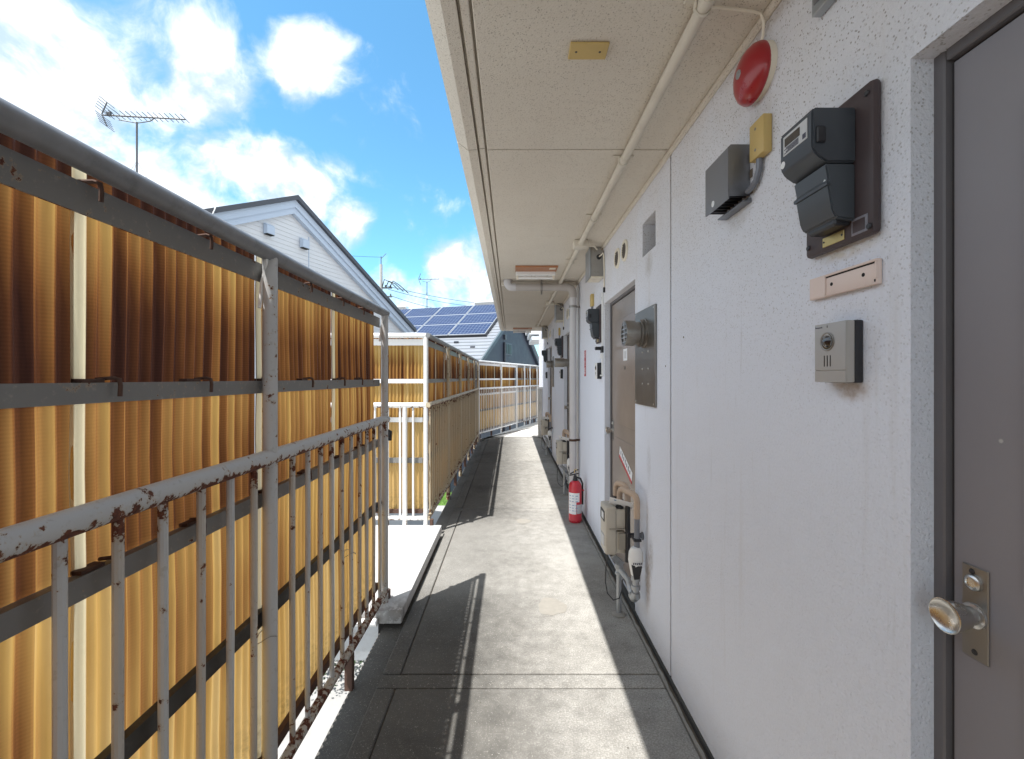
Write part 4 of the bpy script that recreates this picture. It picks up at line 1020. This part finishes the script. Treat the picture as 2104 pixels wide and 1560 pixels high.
# rainwater pipe: from the eave across the soffit and down the wall
T = thing('downpipe', 'grey drain pipe crossing under the soffit and dropping down the wall to the floor', 'drain pipe', (.650, 4.60, 0))
r = .037; zt = 2.325
def bend(c, r_, a0, a1, n=8): return [(c[0] + r_ * math.cos(a0 + (a1 - a0) * i / n), 0, c[1] + r_ * math.sin(a0 + (a1 - a0) * i / n)) for i in range(n + 1)]
m = MB(); m.tube([(0, 0, .0), (0, 0, 1.1), (0, 0, zt - .09)], r, 20); m.build('pipe', 'drainpipe', T)
m = MB(); m.tube([(0, 0, zt - .11), (0, 0, zt - .075)] + bend((-.065, zt - .065), .065, 0, PI / 2) + [(-.11, 0, zt)], r + .004, 20); m.build('elbow', 'drainpipe_dark', T)
m = MB(); m.tube([(-.10, 0, zt), (-.62, 0, zt)], r, 20); m.build('cross_pipe', 'drainpipe_dark', T)
m = MB(); m.tube([(-.60, 0, zt), (-.63, 0, zt)] + bend((-.635, zt + .05), .05, -PI / 2, -PI, 8) + [(-.685, 0, zt + .06), (-.685, 0, CEIL)], r + .004, 20); m.build('elbow', 'drainpipe', T)
m = MB(); m.lathe((-.685, 0, CEIL - .004), (0, 0, 1), [(0, .055), (.003, .055)], 24); m.build('rose', 'drainpipe_dark', T)
for z, mat in ((.722, 'rust'), (2.12, 'steel_dull')):
    m = MB(); m.lathe((0, 0, z - .012), (0, 0, 1), [(0, r), (0, r + .004), (.024, r + .004), (.024, r)], 20).box(.03, .073, -.006, .006, z - .01, z + .01); m.build('pipe_clamp', mat, T)
m = MB(); m.lathe((-.33, 0, zt), (1, 0, 0), [(-.012, r), (-.012, r + .004), (.012, r + .004), (.012, r)], 20).box(-.338, -.322, -.005, .005, zt - .075, CEIL); m.build('hanger', 'steel_dull', T)
T = thing('reflection_batten', 'shallow added batten standing in for reflected light on the soffit behind the crossing drain pipe', 'batten', (.30, 4.70, CEIL))
m = MB(); m.box(-.40, .40, -.028, .028, -.045, -.001, .003); m.build('board', 'soffit_stucco', T)  # added board standing in for a strip of light reflected on the soffit

# narrow steel flashing post at the wall joint behind the downpipe
T = thing('joint_cover', 'white vertical cover strip on the wall joint behind the downpipe', 'cover strip', (A, 4.70, 0))
m = MB(); m.box(-.014, -.001, -.05, .05, .03, 2.36, .003); m.build('strip', 'white_plastic', T)

# white stub wall at the far end
T = thing('end_post', 'low white painted post at the far end of the apartment wall', 'post', (.665, 10.05, 0))
m = MB(); m.box(-.045, .045, -.06, .06, .017, 1.12, .006); m.build('post_body', 'landing_concrete', T)
m = MB(); m.box(-.055, .055, -.07, .07, 1.12, 1.17, .006); m.build('cap', 'white_plastic', T)

# ------------------------------------------------------------------ the white gabled house beyond the railing
th = R(20)
H = thing('gabled_house', 'white sided house with a pale blue gable trim and dark roof behind the railing', 'house', (-3.93, 8.0, GROUND), R(70))
# local x runs along the gable wall (away from us to the right), y away from the walkway, z up from the yard
AP = 4.71 - GROUND; SL = .512
def hb(mb, name, mat, sm=0, parent=H): return mb.build(name, mat, parent, sm)
m = MB(); wy = .13; hw = 3.6
m.prism([(-hw, wy, 0), (hw, wy, 0), (hw, wy, AP - .2 - SL * hw), (0, wy, AP - .2), (-hw, wy, AP - .2 - SL * hw)], (0, 8.2, 0)); wall = hb(m, 'wall', 'siding')
# lap siding boards
n = 0; z = 3.2
while z < AP - .35:
    half = min(hw, (AP - .24 - z - .075) / SL)
    if half > .05:
        m = MB(); m.prism([(-half, wy - .003, z), (-half, wy - .007, z + .002), (-half, wy - .004, z + .074), (-half, wy - .003, z + .075)], (2 * half, 0, 0)); hb(m, 'siding_board', 'siding', 0, wall)
    z += .078
m = MB(); m.box(.42, .435, wy - .014, wy - .002, 3.0, AP - .62); hb(m, 'siding_joint', 'barge_blue', 0, wall)
def slope_box(x0, x1, top, thick, y0, y1, side):
    """slab under the roof line: side +1 descends towards +x"""
    f = lambda x: AP - SL * abs(x) + top
    return [(side * x0, y0, f(x0)), (side * x1, y0, f(x1)), (side * x1, y0, f(x1) - thick), (side * x0, y0, f(x0) - thick)], (0, y1 - y0, 0)
for s in (1, -1):
    m = MB(); m.prism(*slope_box(0, 3.95, 0, .085, -.06, 9.0, s)); rf = hb(m, 'roof', 'roof_dark')
    m = MB(); m.prism(*slope_box(0, 3.9, -.087, .13, .0, .05, s)); hb(m, 'upper_barge_board', 'barge_blue', 0, rf)
    m = MB(); m.prism(*slope_box(0, 3.9, -.217, .11, .03, .08, s)); hb(m, 'lower_barge_board', 'barge_blue', 0, rf)
    m = MB(); m.prism(*slope_box(0, 3.9, -.30, .02, .081, wy, s)); hb(m, 'rake_soffit', 'barge_blue', 0, rf)
for (x, z) in ((-.50, AP - .77), (.28, AP - .79)):
    m = MB(); m.prism([(x - .08, wy - .011, z + .09), (x - .08, wy - .05, z + .09), (x - .08, wy - .10, z + .05), (x - .08, wy - .10, z - .09), (x - .08, wy - .011, z - .09)], (.16, 0, 0), .004); v = hb(m, 'gable_vent', 'barge_blue')
    m = MB(); m.box(x - .07, x + .07, wy - .095, wy - .02, z - .102, z - .091); hb(m, 'vent_mouth', 'dark_hole', 0, v)
m = MB(); m.tube([(-1.55, -.075, AP - SL * 1.55 + .02), (-1.58, -.08, AP - SL * 1.55 - .06), (-1.60, -.07, AP - SL * 1.55 - .12)], .008, 6); hb(m, 'cable_hook', 'white_plastic')

# television aerials
def aerial(label, loc, rz, boom, mast, n=14, el=.16, tilt=0):
    T = thing('tv_antenna', label, 'antenna', loc, rz)
    m = MB(); m.tube([(0, 0, 0), (0, 0, mast)], .019, 8); m.build('mast', 'antenna_metal', T)
    z = mast + .12
    m = MB(); m.tube([(-boom * .40, 0, z - .02), (boom * .60, 0, z + .02)], .016, 6); m.build('boom', 'antenna_metal', T)
    m = MB(); m.tube([(-boom * .22, 0, z - .10), (0, 0, mast - .02), (boom * .06, 0, mast), (boom * .16, 0, mast + .04), (boom * .22, 0, z)], .010, 6); m.build('brace', 'antenna_metal', T)
    for i in range(n):
        x = -boom * .34 + boom * .93 * i / (n - 1); zz = z + .04 * x / boom
        m = MB(); m.tube([(x, -el, zz + .012), (x, el, zz + .012)], .0075, 5); m.build('element', 'antenna_metal', T)
    for s in (1, -1):
        e = (-boom * .42 + .10, 0, z + s * .26)
        m = MB(); m.tube([(-boom * .42, 0, z), e], .012, 6); m.build('reflector_arm', 'antenna_metal', T)
        for i in range(5):
            k = .2 + .2 * i; x = -boom * .42 + .10 * k
            m = MB(); m.tube([(x, -el * 1.25, z + s * .26 * k), (x, el * 1.25, z + s * .26 * k)], .0065, 5); m.build('reflector_rod', 'antenna_metal', T)
    m = MB(); m.box(-boom * .36, -boom * .31, -.025, .025, z - .03, z + .05, .006); m.build('feed_box', 'antenna_metal', T)
    m = MB(); m.box(-.05, .05, -.06, .06, mast * .36, mast * .36 + .13, .01); m.build('booster', 'white_plastic', T)
    for a in (.6, 2.6, 4.5):
        m = MB(); m.tube([(0, 0, mast * .62), (.9 * math.cos(a), .9 * math.sin(a), -.35)], .003, 4); m.build('guy_wire', 'antenna_metal', T)
    m = MB(); m.box(-.09, .09, -.09, .09, -.02, .015); m.build('roof_mount', 'antenna_metal', T)
    return T
aerial('many-element TV aerial on a tall mast above the white gabled house', (-8.14, 9.53, 4.72), R(8), 1.62, 2.22, 15, .17)

# ------------------------------------------------------------------ the navy house with solar panels
N = thing('solar_house', 'navy house with a pale metal roof carrying solar panels behind the bend of the railing', 'house', (-1.654, 20.0, GROUND), R(-18))
SR = math.tan(R(30.7)); RZ = 4.68 - GROUND; RY = .17
zr = lambda y: RZ - SR * abs(y - RY)
XL, XR = -10.0, 2.0; YF, YB = -4.35, 4.9
m = MB(); m.prism([(XL + .35, YF + .5, 0), (XL + .35, YB - .5, 0), (XL + .35, YB - .5, zr(YB - .5) - .12), (XL + .35, RY, RZ - .12), (XL + .35, YF + .5, zr(YF + .5) - .12)], (XR - XL - .5, 0, 0)); nw = m.build('wall', 'navy_wall', N, 0)
for s, e in ((-1, YF), (1, YB)):
    m = MB(); m.prism([(XL, RY, RZ - .02), (XL, e, zr(e) - .02), (XL, e, zr(e) - .12), (XL, RY, RZ - .14)], (XR - XL, 0, 0)); rf = m.build('roof', 'roof_metal', N, 0)
    m = MB(); m.prism([(XR, RY, RZ + .005), (XR, e, zr(e) + .005), (XR, e, zr(e) - .07), (XR, RY, RZ - .08)], (.03, 0, 0)); m.build('verge_trim', 'roof_metal', rf, 0)
    m = MB(); m.prism([(XR - .12, RY, RZ - .145), (XR - .12, e, zr(e) - .125), (XR - .12, e, zr(e) - .30), (XR - .12, RY, RZ - .33)], (.11, 0, 0)); m.build('verge_board', 'navy_trim', rf, 0)
    k = 0; L = abs(e - RY); st = .235
    while k * st < L - .01:      # metal courses, each lapping the next
        a = RY + s * k * st; b = RY + s * min(L, (k + 1) * st + .015)
        if s < 0:
            m = MB(); m.prism([(XL, a, zr(a) - .018), (XL, b, zr(b) - .018), (XL, b, zr(b) + .034), (XL, a, zr(a) - .006)], (XR - XL - .002, 0, 0)); m.build('roof_course', 'roof_metal', rf, 0)
        k += 1
    if s < 0:
        for (x, y) in ((-.55, -3.15), (.55, -3.15), (.05, -3.55), (-1.6, -3.55), (1.4, -3.55)):
            m = MB(); m.obox((x, y, zr(y) + .045), (.09, 0, 0), (0, .02, .012), (0, -.01, .03)); m.build('snow_guard', 'roof_dark', rf, 0)
        # solar panels, three rows
        def P(x, q, up): 
            y = -q; nrm = Vector((0, -SR, 1)).normalized(); return Vector((x, y, zr(y))) + nrm * up
        for i in range(5):
            for j in range(3):
                x0, x1 = 1.60 - 1.60 * (i + 1) + .02, 1.60 - 1.60 * i - .02; q0, q1 = .02 + .90 * j, .90 + .90 * j
                bm = bmesh.new(); uvl = bm.loops.layers.uv.new('UVMap')
                f = bm.faces.new([bm.verts.new(P(*c, .1305)) for c in ((x0 + .02, q1 - .02), (x1 - .02, q1 - .02), (x1 - .02, q0 + .02), (x0 + .02, q0 + .02))])
                for l, c in zip(f.loops, ((0, 0), (1, 0), (1, 1), (0, 1))): l[uvl].uv = c
                me = bpy.data.meshes.new('cell_field'); bm.to_mesh(me); bm.free(); me.materials.append(M['solar_cell'])
                m = MB(); vs = [P(*c, u) for u in (.09, .128) for c in ((x0, q1), (x1, q1), (x1, q0), (x0, q0))]
                V = [m.bm.verts.new(v) for v in vs]
                for q in ((0, 3, 2, 1), (4, 5, 6, 7), (0, 1, 5, 4), (1, 2, 6, 5), (2, 3, 7, 6), (3, 0, 4, 7)): m.bm.faces.new([V[w] for w in q])
                sp = m.build('solar_panel', 'aluminium', rf, 0)
                link('solar_panel_cells', me, rf)
        m = MB(); a, b = P(-6.4, 2.73, .0), P(1.6, 2.73, .0)
        m.obox((a + b) / 2 + Vector((0, -.005, .045)), (4.0, 0, 0), (0, .012, .006), (0, -.02, .05)); m.build('panel_skirt', 'black_plastic', rf, 0)
        a, b = P(1.615, .0, .05), P(1.615, 2.73, .05)
        m = MB(); m.obox((a + b) / 2, (.012, 0, 0), (b - a) / 2, (0, -.02, .04)); m.build('panel_side', 'black_plastic', rf, 0)
m = MB(); m.prism([(XL, RY - .12, RZ - .03), (XL, RY, RZ + .05), (XL, RY + .12, RZ - .03)], (XR - XL, 0, 0)); m.build('ridge_cap', 'roof_metal', N, 0)
for (a, b) in ((-.05, 1.15), (-4.6, -3.6)):
    m = MB(); m.box(a, b, RY - .13, RY + .13, RZ + .04, RZ + .17, .01); rv = m.build('ridge_vent', 'aluminium', N, 0)
    for q in range(2):
        m = MB(); m.box(a + .03, b - .03, RY - .142, RY - .131, RZ + .07 + q * .04, RZ + .085 + q * .04); m.build('vent_slot', 'sealant', rv, 0)
gx = XR - .15
m = MB(); m.box(gx, gx + .03, -1.15, -.30, 2.35 - GROUND, 2.86 - GROUND); wn = m.build('window', 'navy_trim', N, 0)
m = MB(); m.box(gx + .028, gx + .036, -1.08, -.37, 2.41 - GROUND, 2.80 - GROUND); m.build('pane', 'window_glass', wn, 0)
for q in range(4):
    m = MB(); m.box(gx + .034, gx + .05, -1.0 + q * .18, -.97 + q * .18, 2.40 - GROUND, 2.81 - GROUND); m.build('window_bar', 'navy_trim', wn, 0)
m = MB(); m.box(gx, gx + .09, -1.36, -1.20, 2.97 - GROUND, 3.17 - GROUND, .01); m.build('wall_vent', 'roof_dark', N)
m = MB(); m.tube([(gx + .05, -1.33, 0), (gx + .05, -1.33, 2.86 - GROUND)], .05, 10); m.build('rain_pipe', 'roof_dark', N)
m = MB(); m.box(gx, gx + .02, YF + .5, YB - .5, 1.98 - GROUND, 2.02 - GROUND); m.build('band_course', 'navy_trim', N, 0)
aerial('small TV aerial on the ridge of the navy house with solar panels', (-4.02, 20.95, 4.70), R(5), .95, 1.28, 6, .05)

# ------------------------------------------------------------------ white eave of the next block, utility pole and wires
T = thing('white_canopy', 'stepped white canopy edge beyond the end of the soffit', 'canopy', (.95, 13.4, 2.44))
for q in range(3):
    m = MB(); m.box(-.46 + .06 * q, 1.6, -.5 + .02 * q, 1.5, .38 - .16 * q, .50 - .16 * q, .004); m.build('fascia_board', 'white_awning', T)
m = MB(); m.box(.5, 1.6, -.4, 1.4, -5.28, .05); m.build('support_wall', 'white_awning', T, 0)

T = thing('utility_pole', 'grey utility pole with crossarms and cable loops beyond the white gabled house', 'utility pole', (-8.9, 30, GROUND))
m = MB(); m.tube([(0, 0, 0), (0, 0, 12.0)], [.17, .10], 12); m.build('pole', 'pole_concrete', T)
m = MB(); m.tube([(0, 0, 12.0), (0, 0, 12.55)], .03, 6).tube([(0, 0, 12.4), (.35, 0, 12.75)], .02, 5); m.build('top_spike', 'antenna_metal', T)
for z in (10.35, 9.75):
    m = MB(); m.box(-.75, .75, -.05, .05, z, z + .09); ca = m.build('crossarm', 'antenna_metal', T, 0)
    for x in (-.65, -.25, .3, .65):
        m = MB(); m.lathe((x, 0, z + .09), (0, 0, 1), [(0, .03), (.05, .06), (.08, .04), (.12, .055), (.16, .02), (.165, 0)], 10); m.build('insulator', 'navy_trim', ca)
m = MB()
for q in range(3): m.tube([(.1 + q * .25, -.1, 10.4), (.25 + q * .3, -.1, 10.85 + .1 * (q == 0)), (.7 + q * .3, -.1, 10.75 - .1 * q), (1.2 + q * .35, -.1, 10.25 - .12 * q)], .035, 6)
m.build('cable_loops', 'wire_black', T)
def wire(label, a, b, sag, r=.018):
    a, b = Vector(a), Vector(b); T = thing('overhead_wire', label, 'wire', a, 0, 'overhead wires')
    m = MB(); m.tube([(b - a) * (i / 16) - Vector((0, 0, sag * 4 * (i / 16) * (1 - i / 16))) for i in range(17)], r, 5); m.build('cable', 'wire_black', T)
P0 = Vector((-8.9, 30, GROUND))
wl = ['upper black overhead wire from the utility pole over the solar roof', 'middle black overhead wire from the utility pole over the solar roof', 'lower black overhead wire from the utility pole over the solar roof']
for i, (z, e) in enumerate(((10.55, (-.6, 41, 8.2)), (10.30, (-2.2, 41, 8.0)), (9.85, (-4.2, 38, 7.2)))):
    wire(wl[i], P0 + Vector((.3 + .2 * i, 0, z)), e, .25)
for i, (z, e) in enumerate(((9.6, (-8.0, 42, 6.0)), (9.5, (-6.6, 40, 6.0)))):
    wire(['black service wire dropping steeply beside the utility pole', 'black service wire dropping steeply towards the solar roof ridge'][i], P0 + Vector((.1 + .3 * i, 0, z)), e, .2, .014)
wire('black overhead wire leaving the utility pole top to the side of the gabled house', P0 + Vector((0, 0, 12.5)), (-22, 30, 11.2), .3, .012)
